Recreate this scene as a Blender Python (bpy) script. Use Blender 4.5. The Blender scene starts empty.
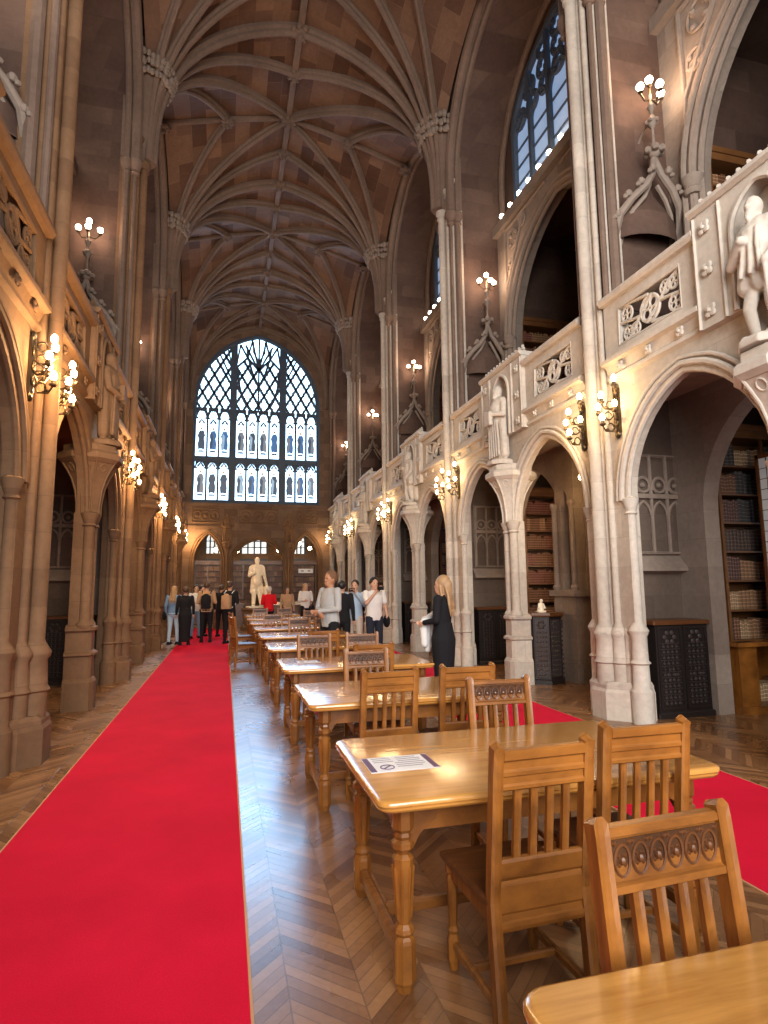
import bpy, bmesh, math, random
from math import sin, cos, pi, radians, sqrt, atan2
from mathutils import Vector, Matrix
random.seed(7)
COL = bpy.context.scene.collection
scene = bpy.context.scene

# ------------------------------------------------------------------ materials
def mat(name, base=(.5,.5,.5), rough=.6, metal=0, spec=.5, emis=None, estr=0, alpha=None):
    m = bpy.data.materials.new(name); m.use_nodes = True
    b = m.node_tree.nodes['Principled BSDF']
    b.inputs['Base Color'].default_value = (*base,1)
    b.inputs['Roughness'].default_value = rough
    b.inputs['Metallic'].default_value = metal
    b.inputs['Specular IOR Level'].default_value = spec
    if emis:
        b.inputs['Emission Color'].default_value = (*emis,1); b.inputs['Emission Strength'].default_value = estr
    return m
class NT:
    def __init__(s, m):
        s.t = m.node_tree; s.b = s.t.nodes['Principled BSDF']
    def n(s, typ, **kw):
        o = s.t.nodes.new(typ)
        for k, v in kw.items(): setattr(o, k, v)
        return o
    def l(s, a, b): s.t.links.new(a, b)
    def math(s, op, a, b=None, c=None):
        o = s.n('ShaderNodeMath', operation=op)
        for i, v in enumerate((a, b, c)):
            if v is None: continue
            if isinstance(v, (int, float)): o.inputs[i].default_value = v
            else: s.l(v, o.inputs[i])
        return o.outputs[0]
    def ramp(s, fac, stops):
        r = s.n('ShaderNodeValToRGB'); e = r.color_ramp.elements
        e[0].position = stops[0][0]; e[0].color = (*stops[0][1],1)
        e[1].position = stops[-1][0]; e[1].color = (*stops[-1][1],1)
        for p, c in stops[1:-1]:
            q = e.new(p); q.color = (*c,1)
        s.l(fac, r.inputs[0]); return r.outputs[0]
    def noise(s, vec, scale, detail=4, rough=.6):
        o = s.n('ShaderNodeTexNoise'); o.inputs['Scale'].default_value = scale; o.inputs['Detail'].default_value = detail
        o.inputs['Roughness'].default_value = rough; s.l(vec, o.inputs['Vector']); return o.outputs['Fac']
    def bump(s, h, strength=.3, dist=.02):
        o = s.n('ShaderNodeBump'); o.inputs['Strength'].default_value = strength; o.inputs['Distance'].default_value = dist
        s.l(h, o.inputs['Height']); s.l(o.outputs[0], s.b.inputs['Normal'])
def mixc(t, fac, a, b, mode='MIX'):
    o = t.n('ShaderNodeMix', data_type='RGBA', blend_type=mode)
    if isinstance(fac, (int,float)): o.inputs[0].default_value = fac
    else: t.l(fac, o.inputs[0])
    for i, v in ((6,a),(7,b)):
        if isinstance(v, tuple): o.inputs[i].default_value = (*v,1)
        else: t.l(v, o.inputs[i])
    return o.outputs[2]

def stone_mat(name, c1, c2, joints=True, rough=.8, bw=.75, bh=.34, var=.35, planar=False, jm=.75):
    m = mat(name, c1, rough, spec=.3); t = NT(m)
    g = t.n('ShaderNodeNewGeometry').outputs['Position']
    sp = t.n('ShaderNodeSeparateXYZ'); t.l(g, sp.inputs[0])
    n1 = t.noise(g, .9, 5); n2 = t.noise(g, 14, 4)
    col = t.ramp(n1, [(.3, c1), (.7, c2)])
    f = t.math('MULTIPLY_ADD', n2, .5, .75)
    if joints:
        cv = t.n('ShaderNodeCombineXYZ')
        if planar: t.l(sp.outputs[0], cv.inputs[1]); t.l(sp.outputs[1], cv.inputs[0])
        else:
            t.l(t.math('ADD', sp.outputs[0], sp.outputs[1]), cv.inputs[0]); t.l(sp.outputs[2], cv.inputs[1])
        br = t.n('ShaderNodeTexBrick'); t.l(cv.outputs[0], br.inputs[0])
        br.inputs['Color1'].default_value = (1,1,1,1)
        br.inputs['Color2'].default_value = (1-var,1-var*1.12,1-var*1.15,1); br.inputs['Mortar'].default_value = (jm,jm,jm,1)
        br.inputs['Scale'].default_value = 1; br.inputs['Mortar Size'].default_value = .004
        br.inputs['Brick Width'].default_value = bw; br.inputs['Row Height'].default_value = bh
        col = mixc(t, 1., col, br.outputs['Color'], 'MULTIPLY')
    cc = t.n('ShaderNodeCombineXYZ')
    for i in range(3): t.l(f, cc.inputs[i])
    col = mixc(t, 1., col, cc.outputs[0], 'MULTIPLY')
    t.l(col, t.b.inputs['Base Color'])
    t.bump(n2, .25, .02)
    return m
def wood_mat(name, c1, c2, rough=.35, scale=1., coat=0.):
    m = mat(name, c1, rough); t = NT(m)
    tc = t.n('ShaderNodeTexCoord').outputs['Object']
    mp = t.n('ShaderNodeMapping'); mp.inputs['Scale'].default_value = (2.2*scale, 26*scale, 3.*scale); t.l(tc, mp.inputs[0])
    n1 = t.noise(mp.outputs[0], 1.6, 6, .65); n2 = t.noise(tc, 3, 3)
    f = t.math('ADD', t.math('MULTIPLY', n1, .7), t.math('MULTIPLY', n2, .3))
    t.l(t.ramp(f, [(.33, c1), (.66, c2)]), t.b.inputs['Base Color'])
    t.bump(n1, .08, .005)
    t.b.inputs['Coat Weight'].default_value = coat; t.b.inputs['Coat Roughness'].default_value = .18
    return m

S_WALL = stone_mat('sandstone_wall', (.43,.375,.315), (.55,.485,.41), bw=.8, bh=.36, var=.2)
S_CARVE = stone_mat('carved_sandstone', (.44,.39,.335), (.57,.51,.44), joints=False)
S_INNER = stone_mat('aisle_sandstone', (.10,.072,.056), (.15,.11,.085), bw=.8, bh=.36, var=.25)  # wall sandstone, colour darkened to stand for the shade under the arches
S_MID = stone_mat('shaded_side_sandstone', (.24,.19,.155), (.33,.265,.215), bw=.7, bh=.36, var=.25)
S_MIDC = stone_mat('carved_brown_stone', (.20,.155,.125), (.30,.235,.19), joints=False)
S_DARK = stone_mat('red_sandstone', (.085,.050,.038), (.145,.088,.064), bw=.7, bh=.34, var=.35)  # reddish stone, its colour darkened further for the shade of the recesses
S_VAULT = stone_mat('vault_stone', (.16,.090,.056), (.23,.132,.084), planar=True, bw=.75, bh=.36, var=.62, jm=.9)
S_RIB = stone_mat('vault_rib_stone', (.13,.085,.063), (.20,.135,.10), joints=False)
S_BROWN = stone_mat('brown_sandstone', (.15,.081,.040), (.215,.122,.064), bw=.8, bh=.36, var=.25)  # browner copy of the wall sandstone, mainly the left wall's shade in colour
S_END = stone_mat('end_wall_stone', (.16,.10,.065), (.24,.15,.095), bw=.6, bh=.32, var=.35)
MARBLE = stone_mat('cream_marble', (.82,.70,.52), (.9,.8,.63), joints=False, rough=.5)
OAK = wood_mat('oak', (.095,.030,.005), (.33,.122,.020), .4, coat=.12)
OAKTOP = wood_mat('oak_table_top', (.37,.155,.028), (.64,.32,.08), .22, .6, coat=.6)
OAKD = wood_mat('oak_dark', (.06,.020,.006), (.15,.052,.014), .4, coat=.15)
CARVE = wood_mat('oak_carving', (.03,.011,.004), (.08,.03,.01), .45)
WALNUT = wood_mat('bookcase_wood', (.09,.036,.012), (.18,.075,.024), .4)
BLACK = mat('ebonised_wood', (.018,.013,.012), .35)
BLACK2 = mat('carved_black_relief', (.045,.036,.034), .3)
IRON = mat('dark_bronze', (.08,.055,.03), .35, .8)
WHITEMET = mat('white_painted_fretwork', (.6,.58,.55), .5)
BULB = mat('glowing_bulb', (1,.9,.7), .3, emis=(1,.80,.48), estr=30)
BULBC = mat('gallery_bulb', (1,.95,.9), .3, emis=(1,.86,.68), estr=26)
LEAD = mat('window_stone_tracery', (.06,.085,.125), .7)  # blue glow around the windows put into the stone colour
GLASSW = mat('daylit_window_glass', (.8,.85,.9), .3, emis=(.48,.76,1), estr=4)
GLASSC = mat('clerestory_glass', (.5,.6,.7), .3, emis=(.30,.50,.85), estr=.45)
GLASSE = mat('end_alcove_glass', (.6,.7,.8), .3, emis=(.9,.92,.9), estr=.9)
GLASSA = mat('alcove_window_glass', (.6,.7,.8), .3, emis=(.85,.93,1), estr=1.6)
PANE = mat('bookcase_glass', (.75,.85,.9), .06, spec=.9)  # pale colour stands in for daylight reflected in the panes
PAPER = mat('white_paper', (.72,.72,.74), .35)
INK = mat('purple_print', (.09,.03,.09), .5)
INKG = mat('grey_print', (.22,.2,.24), .5)
STAIN = [mat('stained_'+n, c, .4, emis=c, estr=.5) for n, c in (('blue',(.07,.18,.42)),('slate',(.07,.10,.15)),('red',(.42,.05,.05)),('ochre',(.45,.30,.12)),('pale_blue',(.35,.55,.75)),('grey',(.22,.25,.30)))]

def floor_mat():
    m = mat('parquet', (.2,.1,.04), .3); t = NT(m)
    g = t.n('ShaderNodeNewGeometry').outputs['Position']
    sp = t.n('ShaderNodeSeparateXYZ'); t.l(g, sp.inputs[0]); x, y = sp.outputs[0], sp.outputs[1]
    w = .28
    xf = t.math('DIVIDE', x, w); ci = t.math('FLOOR', xf); fr = t.math('FRACT', xf)
    par = t.math('MODULO', t.math('ABSOLUTE', ci), 2.)
    sgn = t.math('MULTIPLY_ADD', par, 2., -1.)
    v = t.math('ADD', y, t.math('MULTIPLY', t.math('MULTIPLY', fr, w), sgn))
    v = t.math('ADD', v, t.math('MULTIPLY', t.math('SUBTRACT', 1., par), w))
    vf = t.math('DIVIDE', v, .075); vi = t.math('FLOOR', vf); vr = t.math('FRACT', vf)
    cv = t.n('ShaderNodeCombineXYZ'); t.l(ci, cv.inputs[0]); t.l(vi, cv.inputs[1])
    wn = t.n('ShaderNodeTexWhiteNoise', noise_dimensions='2D'); t.l(cv.outputs[0], wn.inputs['Vector'])
    n1 = t.noise(g, 1.2, 3); n2 = t.noise(g, 30, 4)
    f = t.math('ADD', t.math('MULTIPLY', wn.outputs[0], .6), t.math('MULTIPLY', n2, .4))
    col = t.ramp(f, [(.1,(.12,.048,.017)), (.5,(.235,.108,.042)), (.9,(.38,.19,.08))])
    e1 = t.math('MINIMUM', vr, t.math('SUBTRACT', 1., vr)); e2 = t.math('MINIMUM', fr, t.math('SUBTRACT', 1., fr))
    seam = t.math('MINIMUM', t.math('GREATER_THAN', e1, .05), t.math('GREATER_THAN', e2, .012))
    sc = t.n('ShaderNodeCombineXYZ'); s2 = t.math('MULTIPLY_ADD', seam, .35, .65)
    for i in range(3): t.l(s2, sc.inputs[i])
    col = mixc(t, 1., col, sc.outputs[0], 'MULTIPLY')
    t.l(col, t.b.inputs['Base Color'])
    t.l(t.math('MULTIPLY_ADD', n1, .24, .16), t.b.inputs['Roughness'])
    t.b.inputs['Specular IOR Level'].default_value = 1.
    t.bump(t.math('ADD', t.math('ADD', t.math('MULTIPLY', seam, .5), t.math('MULTIPLY', wn.outputs[0], .6)), t.math('MULTIPLY', n1, .8)), .42, .007)
    return m
FLOOR = floor_mat()
def carpet_mat():
    m = mat('red_carpet', (.62,.003,.03), .95, spec=.15); t = NT(m)
    g = t.n('ShaderNodeNewGeometry').outputs['Position']
    n1 = t.noise(g, 160, 2); n2 = t.noise(g, 1.3, 3)
    f = t.math('ADD', t.math('MULTIPLY', n1, .5), t.math('MULTIPLY', n2, .5))
    t.l(t.ramp(f, [(.3,(.50,.002,.022)), (.7,(.74,.006,.042))]), t.b.inputs['Base Color'])
    t.bump(n1, .5, .006)
    return m
CARPET = carpet_mat()
CEDGE = mat('carpet_binding', (.55,.28,.13), .8)
def book_mats():
    out = []
    for i, c in enumerate([(.12,.05,.022),(.20,.105,.05),(.07,.027,.018),(.26,.165,.085),(.055,.03,.02),(.13,.042,.026),(.035,.03,.028),(.40,.28,.16),(.10,.07,.045)]):
        m = mat('book_leather_%d' % i, c, .55); t = NT(m)
        g = t.n('ShaderNodeTexCoord').outputs['Object']; sp = t.n('ShaderNodeSeparateXYZ'); t.l(g, sp.inputs[0])
        b = t.math('GREATER_THAN', t.math('FRACT', t.math('MULTIPLY', sp.outputs[2], 19.)), .82)
        t.l(mixc(t, b, c, tuple(min(1, k*2.2+.05) for k in c)), t.b.inputs['Base Color'])
        out.append(m)
    return out
BOOKS = book_mats()

# ------------------------------------------------------------------ mesh builder
ident = lambda p: p
class MB:
    def __init__(s, f=ident): s.v = []; s.f = []; s.fn = f
    def add(s, vs, fs):
        o = len(s.v); s.v += [tuple(s.fn(tuple(p))) for p in vs]; s.f += [tuple(i+o for i in q) for q in fs]; return s
    def box(s, x0, x1, y0, y1, z0, z1):
        return s.add([(x0,y0,z0),(x1,y0,z0),(x1,y1,z0),(x0,y1,z0),(x0,y0,z1),(x1,y0,z1),(x1,y1,z1),(x0,y1,z1)],
                     [(0,3,2,1),(4,5,6,7),(0,1,5,4),(1,2,6,5),(2,3,7,6),(3,0,4,7)])
    def bbox(s, x0, x1, y0, y1, z0, z1, b=.01):   # box with chamfered vertical edges and top
        P = [(x0+b,y0),(x1-b,y0),(x1,y0+b),(x1,y1-b),(x1-b,y1),(x0+b,y1),(x0,y1-b),(x0,y0+b)]
        cx, cy = (x0+x1)/2, (y0+y1)/2
        Q = [(cx+(px-cx)*(1-2*b/(x1-x0)), cy+(py-cy)*(1-2*b/(y1-y0))) for px, py in P]
        return s.loft([[(*p, z0) for p in P], [(*p, z1-b) for p in P], [(*q, z1) for q in Q]], cap=True)
    def loft(s, rings, cap=True, closed=True):
        n = len(rings[0]); vs = [p for r in rings for p in r]; fs = []
        for i in range(len(rings)-1):
            for j in range(n if closed else n-1):
                k = (j+1) % n; fs.append((i*n+j, i*n+k, (i+1)*n+k, (i+1)*n+j))
        if cap: fs.append(tuple(range(n-1,-1,-1))); fs.append(tuple((len(rings)-1)*n+j for j in range(n)))
        return s.add(vs, fs)
    def prism(s, poly, mp, w0, w1):
        return s.loft([[mp(u, z, w0) for u, z in poly], [mp(u, z, w1) for u, z in poly]])
    def lathe(s, prof, c=(0,0,0), n=16, rot=0., sy=1.):
        return s.loft([[(c[0]+r*cos(rot+2*pi*j/n), c[1]+sy*r*sin(rot+2*pi*j/n), c[2]+z) for j in range(n)] for r, z in prof])
    def tube(s, pts, r, n=8, closed=False):
        pts = [Vector(p) for p in pts]; m = len(pts); rings = []
        nrm = None
        for i in range(m):
            a = pts[(i-1) % m] if (i > 0 or closed) else pts[i]; b = pts[(i+1) % m] if (i < m-1 or closed) else pts[i]
            t = (b-a).normalized()
            if nrm is None: nrm = t.orthogonal().normalized()
            nrm = (nrm - t*nrm.dot(t))
            nrm = nrm.normalized() if nrm.length > 1e-5 else t.orthogonal().normalized()
            bn = t.cross(nrm); rr = r[i] if isinstance(r, (list, tuple)) else r
            rings.append([pts[i]+nrm*rr*cos(2*pi*j/n)+bn*rr*sin(2*pi*j/n) for j in range(n)])
        if closed: rings.append(rings[0])
        return s.loft(rings, cap=not closed)
    def sweep(s, prof, pts, side):      # prof: (a along side, b along the in-plane normal); side: constant vector
        pts = [Vector(p) for p in pts]; sd = Vector(side).normalized(); rings = []
        for i, p in enumerate(pts):
            t = (pts[min(i+1, len(pts)-1)]-pts[max(i-1, 0)]).normalized(); nn = sd.cross(t).normalized()
            rings.append([p+sd*a+nn*b for a, b in prof])
        return s.loft(rings)
    def sphere(s, c, r, n=10, m=6, sc=(1,1,1)):
        rings = [[(c[0]+sc[0]*r*sin(pi*i/m)*cos(2*pi*j/n), c[1]+sc[1]*r*sin(pi*i/m)*sin(2*pi*j/n), c[2]-sc[2]*r*cos(pi*i/m)) for j in range(n)] for i in range(1, m)]
        vs = [(c[0],c[1],c[2]-sc[2]*r)]+[p for q in rings for p in q]+[(c[0],c[1],c[2]+sc[2]*r)]; L = len(vs)-1; fs = []
        for j in range(n):
            k = (j+1) % n; fs.append((0, 1+k, 1+j)); fs.append((L, L-n+j, L-n+k))
            for i in range(m-2): fs.append((1+i*n+j, 1+i*n+k, 1+(i+1)*n+k, 1+(i+1)*n+j))
        return s.add(vs, fs)
    def cap(s, a, b, ra, rb, n=12):
        a, b = Vector(a), Vector(b); t = (b-a); L = t.length or 1e-6; t /= L; u = t.orthogonal().normalized(); w = t.cross(u); rings = []
        for q in (-80,-55,-25,0):
            rings.append((a+t*ra*sin(radians(q)), ra*cos(radians(q))))
        for q in (0,25,55,80): rings.append((b+t*rb*sin(radians(q)), rb*cos(radians(q))))
        return s.loft([[p+u*r*cos(2*pi*j/n)+w*r*sin(2*pi*j/n) for j in range(n)] for p, r in rings])
    def build(s, name, m, parent=None, smooth=True, loc=None, ang=35):
        me = bpy.data.meshes.new(name); me.from_pydata(s.v, [], s.f); me.validate(); me.update()
        bm = bmesh.new(); bm.from_mesh(me); bmesh.ops.recalc_face_normals(bm, faces=bm.faces); bm.to_mesh(me); bm.free()
        if smooth:
            me.shade_smooth(); me.set_sharp_from_angle(angle=radians(ang))
        me.materials.append(m)
        o = bpy.data.objects.new(name, me); COL.objects.link(o)
        if parent: o.parent = parent
        if loc: o.location = loc
        return o

def tag(o, label=None, cat=None, group=None, kind=None):
    if label: o['label'] = label
    if cat: o['category'] = cat
    if group: o['group'] = group
    if kind: o['kind'] = kind
    return o
def thing(name, label, cat, loc=(0,0,0), rz=0, group=None):
    o = bpy.data.objects.new(name, None); COL.objects.link(o); o.empty_display_size = .1
    o.location = loc; o.rotation_euler = (0,0,rz); return tag(o, label, cat, group)
def dup(o, parent=None):
    c = o.copy(); COL.objects.link(c)
    if parent: c.parent = parent
    for ch in list(o.children): dup(ch, c)
    return c
def place(proto, used, loc, rz, label, group=None):
    o = proto if not used[0] else dup(proto); used[0] = True
    o.location = loc; o.rotation_euler = (0,0,rz); o['label'] = label
    if group: o['group'] = group
    return o
ORD = ['nearest','second','third','fourth','fifth','sixth','seventh']

def arch_curve(ua, ub, zs, za, n=10):
    a = (ub-ua)/2; r = za-zs; L = []
    if r >= a*1.001:
        R = (a*a+r*r)/(2*a); tm = math.asin(min(1, r/R))
        for i in range(n+1):
            t = tm*i/n; L.append((ua+R-R*cos(t), zs+R*sin(t)))
    else:
        for i in range(n+1):
            q = (i/n)**1.6; L.append((ua+a*q, zs+r*(.85*sqrt(1-(1-q)**2)+.15*q)))
    return L+[(ua+ub-u, z) for u, z in reversed(L[:-1])]

def arch_wall(mb, mp, u0, u1, z0, z1, ops, w0, w1, n=10):
    """wall slab with pointed openings; mp(u, z, w) -> world; ops = (ua, ub, sill, spring, apex)"""
    ops = sorted(ops)
    def quad(a, b, c, d): mb.add([a,b,c,d], [(0,1,2,3)])
    def panel(ua, ub, za, zb):
        for w in (w0, w1): quad(mp(ua,za,w), mp(ub,za,w), mp(ub,zb,w), mp(ua,zb,w))
    cur = u0
    for ua, ub, sill, zs, za in ops:
        if ua > cur+1e-4: panel(cur, ua, z0, z1)
        C = arch_curve(ua, ub, zs, za, n)
        for (a, za_), (b, zb_) in zip(C, C[1:]):
            for w in (w0, w1): quad(mp(a,za_,w), mp(b,zb_,w), mp(b,z1,w), mp(a,z1,w))
            quad(mp(a,za_,w0), mp(b,zb_,w0), mp(b,zb_,w1), mp(a,za_,w1))
        for u in (ua, ub): quad(mp(u,sill,w0), mp(u,zs,w0), mp(u,zs,w1), mp(u,sill,w1))
        if sill > z0+1e-4:
            panel(ua, ub, z0, sill); quad(mp(ua,sill,w0), mp(ub,sill,w0), mp(ub,sill,w1), mp(ua,sill,w1))
        cur = ub
    if cur < u1: panel(cur, u1, z0, z1)
    for u in (u0, u1): quad(mp(u,z0,w0), mp(u,z1,w0), mp(u,z1,w1), mp(u,z0,w1))
    for z in ((z1,) if any(o[2] <= z0+1e-4 for o in ops) else (z0, z1)): quad(mp(u0,z,w0), mp(u1,z,w0), mp(u1,z,w1), mp(u0,z,w1))

def rosette(mb, c, r, nrm='x', sg=-1):
    """little four-leaf flower on a face"""
    cx, cy, cz = c
    for k in range(4):
        a = pi/4+k*pi/2
        if nrm == 'x': mb.sphere((cx, cy+r*.55*cos(a), cz+r*.55*sin(a)), r*.5, 8, 5, (.6,1,1))
        else: mb.sphere((cx+r*.55*cos(a), cy, cz+r*.55*sin(a)), r*.5, 8, 5, (1,.6,1))
    mb.sphere((cx+(sg*r*.25 if nrm == 'x' else 0), cy+(sg*r*.25 if nrm == 'y' else 0), cz), r*.3, 8, 5)

# ------------------------------------------------------------------ plan of the hall
L = 5.17
YC = [6.45+L*k for k in range(-2, 4)]        # pier centres, -3.89 .. 21.96
YEND = 27.12
YB = -3.9
RIDX, RIDZ = 1.33, 13.85
XW = 4.65
def mapR(p): return p
def mapL(p): return (2.8-p[0], p[1], p[2])
SIDES = (('right', mapR), ('left', mapL))

# floor
fl = MB().box(-6.2, 9.0, YB-3, YEND+4, -.2, 0).build('floor', FLOOR, smooth=False); fl['kind'] = 'structure'
# carpets
for nm, x0, x1, lab in (('left', -1.3, .14, 'long bright red carpet runner along the left aisle with people on its far end'),
                        ('right', 2.72, 4.12, 'red carpet runner on the right aisle, half hidden behind the tables')):
    c = MB().box(x0+.012, x1-.012, -3.2, 25.2, .0, .012).build('carpet_runner', CARPET, smooth=False)
    tag(c, lab, 'carpet')
    e = MB().box(x0, x0+.0119, -3.2, 25.2, 0, .011); e.box(x1-.0119, x1, -3.2, 25.2, 0, .011); e.build('binding', CEDGE, c, smooth=False)

# ------------------------------------------------------------------ side walls
def build_side(side, f):
    S1 = S_WALL; 
    mpx = lambda u, z, w: (w, u, z)
    w = MB(f)
    ops_low = []; ops_in = []; ops_g = []; ops_c = []
    yedges = [y for y in YC]+[YEND+.0]
    centers = YC+[YC[-1]+L]
    for a, b in zip(centers, centers[1:]):
        tw = (a+b)/2
        ops_low += [(a+.42, tw-.13, 0, 2.6, 3.86), (tw+.13, b-.42, 0, 2.6, 3.86)]
        ops_in += [(a+.45, tw-.33, 0, 2.5, 3.85), (tw+.33, b-.32, 0, 2.5, 3.85)]
        ops_g.append((a+.62, b-.62, 4.35, 6.8, 9.0))
        ops_c.append((a+.75, b-.75, 9.9, 11.6, 12.85))
    arch_wall(w, mpx, YB, YEND+.3, 0, 4.28, ops_low, XW, XW+.15)
    w.box(XW+.1, 8.6, YB, YEND+.3, 4.1, 4.3)                  # gallery floor
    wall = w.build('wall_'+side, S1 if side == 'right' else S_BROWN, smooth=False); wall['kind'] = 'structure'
    w = MB(f)
    for y in centers: w.box(XW+.26, 8.4, y+.15, y+.5, 0, 4.1)
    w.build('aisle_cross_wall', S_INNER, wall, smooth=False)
    w = MB(f)
    for y in centers: w.box(XW+.02, 8.4, y-.2, y+.2, 4.3, 13.6)
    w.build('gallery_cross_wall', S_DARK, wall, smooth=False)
    for y in centers[2:]:      # blind traceried window with a sloping sill over each cabinet
        w = MB(f); yf = y+.15
        w.tube([(5.2,yf,2.0),(5.95,yf,2.0),(5.95,yf,3.3),(5.2,yf,3.3)], .045, 6, True)
        for k in (1,2): w.tube([(5.2+.25*k,yf-.02,2.0),(5.2+.25*k,yf-.02,3.3)], .025, 6)
        w.box(5.2,5.95,yf-.05,yf,2.72,2.78)
        for k in range(3):
            cx = 5.325+.25*k
            w.tube([(cx+.1*cos(a*pi/6),yf-.03,2.9+.1*sin(a*pi/6)) for a in range(12)], .022, 5, True)
            w.sphere((cx,yf-.02,2.9),.035,6,4); w.tube([(u,yf-.02,z) for u,z in arch_curve(cx-.11,cx+.11,2.5,2.68,5)], .02, 5)
        w.loft([[(x,yf,1.96),(x,yf-.14,1.80),(x,yf-.14,1.76),(x,yf,1.72)] for x in (5.12,6.02)])
        w.build('blind_window', S_MIDC, wall, smooth=False)
    w = MB(f); arch_wall(w, mpx, YB, YEND+.3, 0, 4.12, ops_in, 5.85, 6.08)
    for a, b in zip(centers, centers[1:]):                     # inner pier block with a small blind lancet
        tw = (a+b)/2
        w.box(5.6, 5.86, tw-.33, tw+.33, 0, 1.45); w.box(5.54, 5.86, tw-.38, tw+.38, 1.4, 1.5); w.box(5.56,5.86,tw-.36,tw+.36,0,.3)
        arch_wall(w, mpx, tw-.3, tw+.3, 1.5, 3.9, [(tw-.13, tw+.13, 1.52, 2.9, 3.25)], 5.68, 5.86)
        for dy in (-.27, .27):
            w.lathe([(.06,1.5),(.075,1.56),(.045,1.6),(.045,2.9),(.07,2.96),(.07,3.02)], (5.64, tw+dy, 0), 10)
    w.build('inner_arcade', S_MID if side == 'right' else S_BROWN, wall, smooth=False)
    w = MB(f); arch_wall(w, mpx, YB, YEND+.3, 4.3, 9.55, ops_g, 5.8, 6.1, 14)
    w.box(5.68, 5.8, YB, YEND, 9.38, 9.6)
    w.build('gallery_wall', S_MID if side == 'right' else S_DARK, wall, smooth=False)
    w = MB(f); arch_wall(w, mpx, YB, YEND+.3, 9.55, 13.7, ops_c, 6.0, 6.25, 12)
    w.box(8.4, 8.6, YB, YEND+.3, 0, 13.7); w.box(6.1, 8.6, YB, YEND+.3, 9.4, 9.55)
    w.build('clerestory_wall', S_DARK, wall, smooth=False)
    # barrel of the recess behind each wall rib
    for a, b in zip(centers, centers[1:]):
        w = MB(f); pts = wall_rib_pts(a+.199, b-.199, XW)[1:-1]
        for (x, y, z), (x2, y2, z2) in zip(pts, pts[1:]):
            w.add([(XW-.02,y,z),(XW-.02,y2,z2),(6.1,y2,z2),(6.1,y,z)], [(0,1,2,3)])
        # spandrel infill over the wall rib at the nave face
        for (x, y, z), (x2, y2, z2) in zip(pts, pts[1:]):
            w.add([(XW-.01,y,z),(XW-.01,y2,z2),(XW-.01,y2,14.4),(XW-.01,y,14.4)], [(0,1,2,3)])
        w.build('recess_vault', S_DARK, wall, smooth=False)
        for xx, rr, zb in ((XW, .10, 9.75), (XW+.16, .07, 4.4), (5.92, .07, 4.4)):
            m_ = MB(f); m_.tube([(xx, y, z) for _, y, z in wall_rib_pts(a+.27, b-.27, XW, zb)], rr, 8)
            for yy in (a+.27, b-.27):
                m_.lathe([(.05,9.5),(.09,9.55),(.07,9.6),(.12,9.72),(.13,9.8),(.09,9.84)], (xx, yy, 0), 10)
                if rr > .09: m_.tube([(xx, yy, 4.4), (xx, yy, 9.6)], .04, 8)
            m_.build('wall_arch_rib', S_RIB, wall)
        # diagonal panelled tracery above the gallery arch
        tw = (a+b)/2; w = MB(f)
        for sg in (-1, 1):
            y0, y1 = tw+sg*(L/2-.62), tw+sg*.25
            w.tube([(5.78, y0, 7.6), (5.78, y0, 9.3)], .035, 6); w.tube([(5.78, y0, 9.3), (5.78, y1, 9.3)], .035, 6)
            w.tube([(5.78, y0, 8.0), (5.78, tw+sg*1.1, 9.3)], .03, 6)
            for cy, cz, r in ((tw+sg*1.62, 8.95, .2), (tw+sg*1.2, 9.12, .13), (tw+sg*1.75, 8.4, .14)):
                w.tube([(5.78, cy+r*cos(t*pi/8), cz+r*sin(t*pi/8)) for t in range(16)], .025, 5, True)
                for q in range(4): w.sphere((5.79, cy+r*.75*cos(pi/4+q*pi/2), cz+r*.75*sin(pi/4+q*pi/2)), r*.28, 6, 4)
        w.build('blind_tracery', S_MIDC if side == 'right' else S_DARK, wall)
        # mouldings of gallery arch with caps
        C = arch_curve(a+.62, b-.62, 6.8, 9.0, 14); w = MB(f)
        for off, xx, r in ((0, 5.8, .06), (.1, 5.76, .045), (-.08, 5.86, .045)):
            cen = tw
            w.tube([(xx, u+(off if u > cen else -off), 4.35) for u in [C[0][0]]]+[(xx, u+(0 if abs(u-cen) < .05 else (off if u > cen else -off)), z+off*.6) for u, z in C]+[(xx, C[-1][0]+off, 4.35)], r, 8)
        for u in (C[0][0], C[-1][0]):
            w.lathe([(.1,6.62),(.13,6.68),(.1,6.72),(.14,6.8),(.15,6.86),(.1,6.88)], (5.8, u, 0), 12)
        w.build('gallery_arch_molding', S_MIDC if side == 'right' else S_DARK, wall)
    # mouldings of the lower arches
    for (ua, ub, _, zs, za) in ops_low:
        C = arch_curve(ua, ub, zs, za, 12); cen = (ua+ub)/2; w = MB(f)
        for off, xx, r in ((.0, XW+.03, .035), (.07, XW-.015, .035), (.14, XW-.02, .022)):
            w.tube([(xx, u+(off*min(1, abs(u-cen)/.3))*(1 if u > cen else -1), z+off*.9*(1-min(1, abs(u-cen)/((ub-ua)/2))**2)) for u, z in C], r, 7)
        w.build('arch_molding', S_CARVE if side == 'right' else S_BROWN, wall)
    # colonnettes beside the piers
    for y in centers[1:]:
        for sg in (-1, 1):
            yy = y+sg*.4
            if yy > YEND: continue
            w = MB(f); w.lathe([(.13,0),(.13,.36),(.1,.4),(.095,.66),(.12,.68),(.095,.71),(.09,.98),(.11,1.02),(.12,1.05),(.06,1.15),(.052,2.42),(.075,2.44),(.06,2.47),(.09,2.56),(.1,2.62),(.07,2.64)], (XW+.06, yy, 0), 8 if False else 12)
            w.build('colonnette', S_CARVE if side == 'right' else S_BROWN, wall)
    return wall

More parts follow.
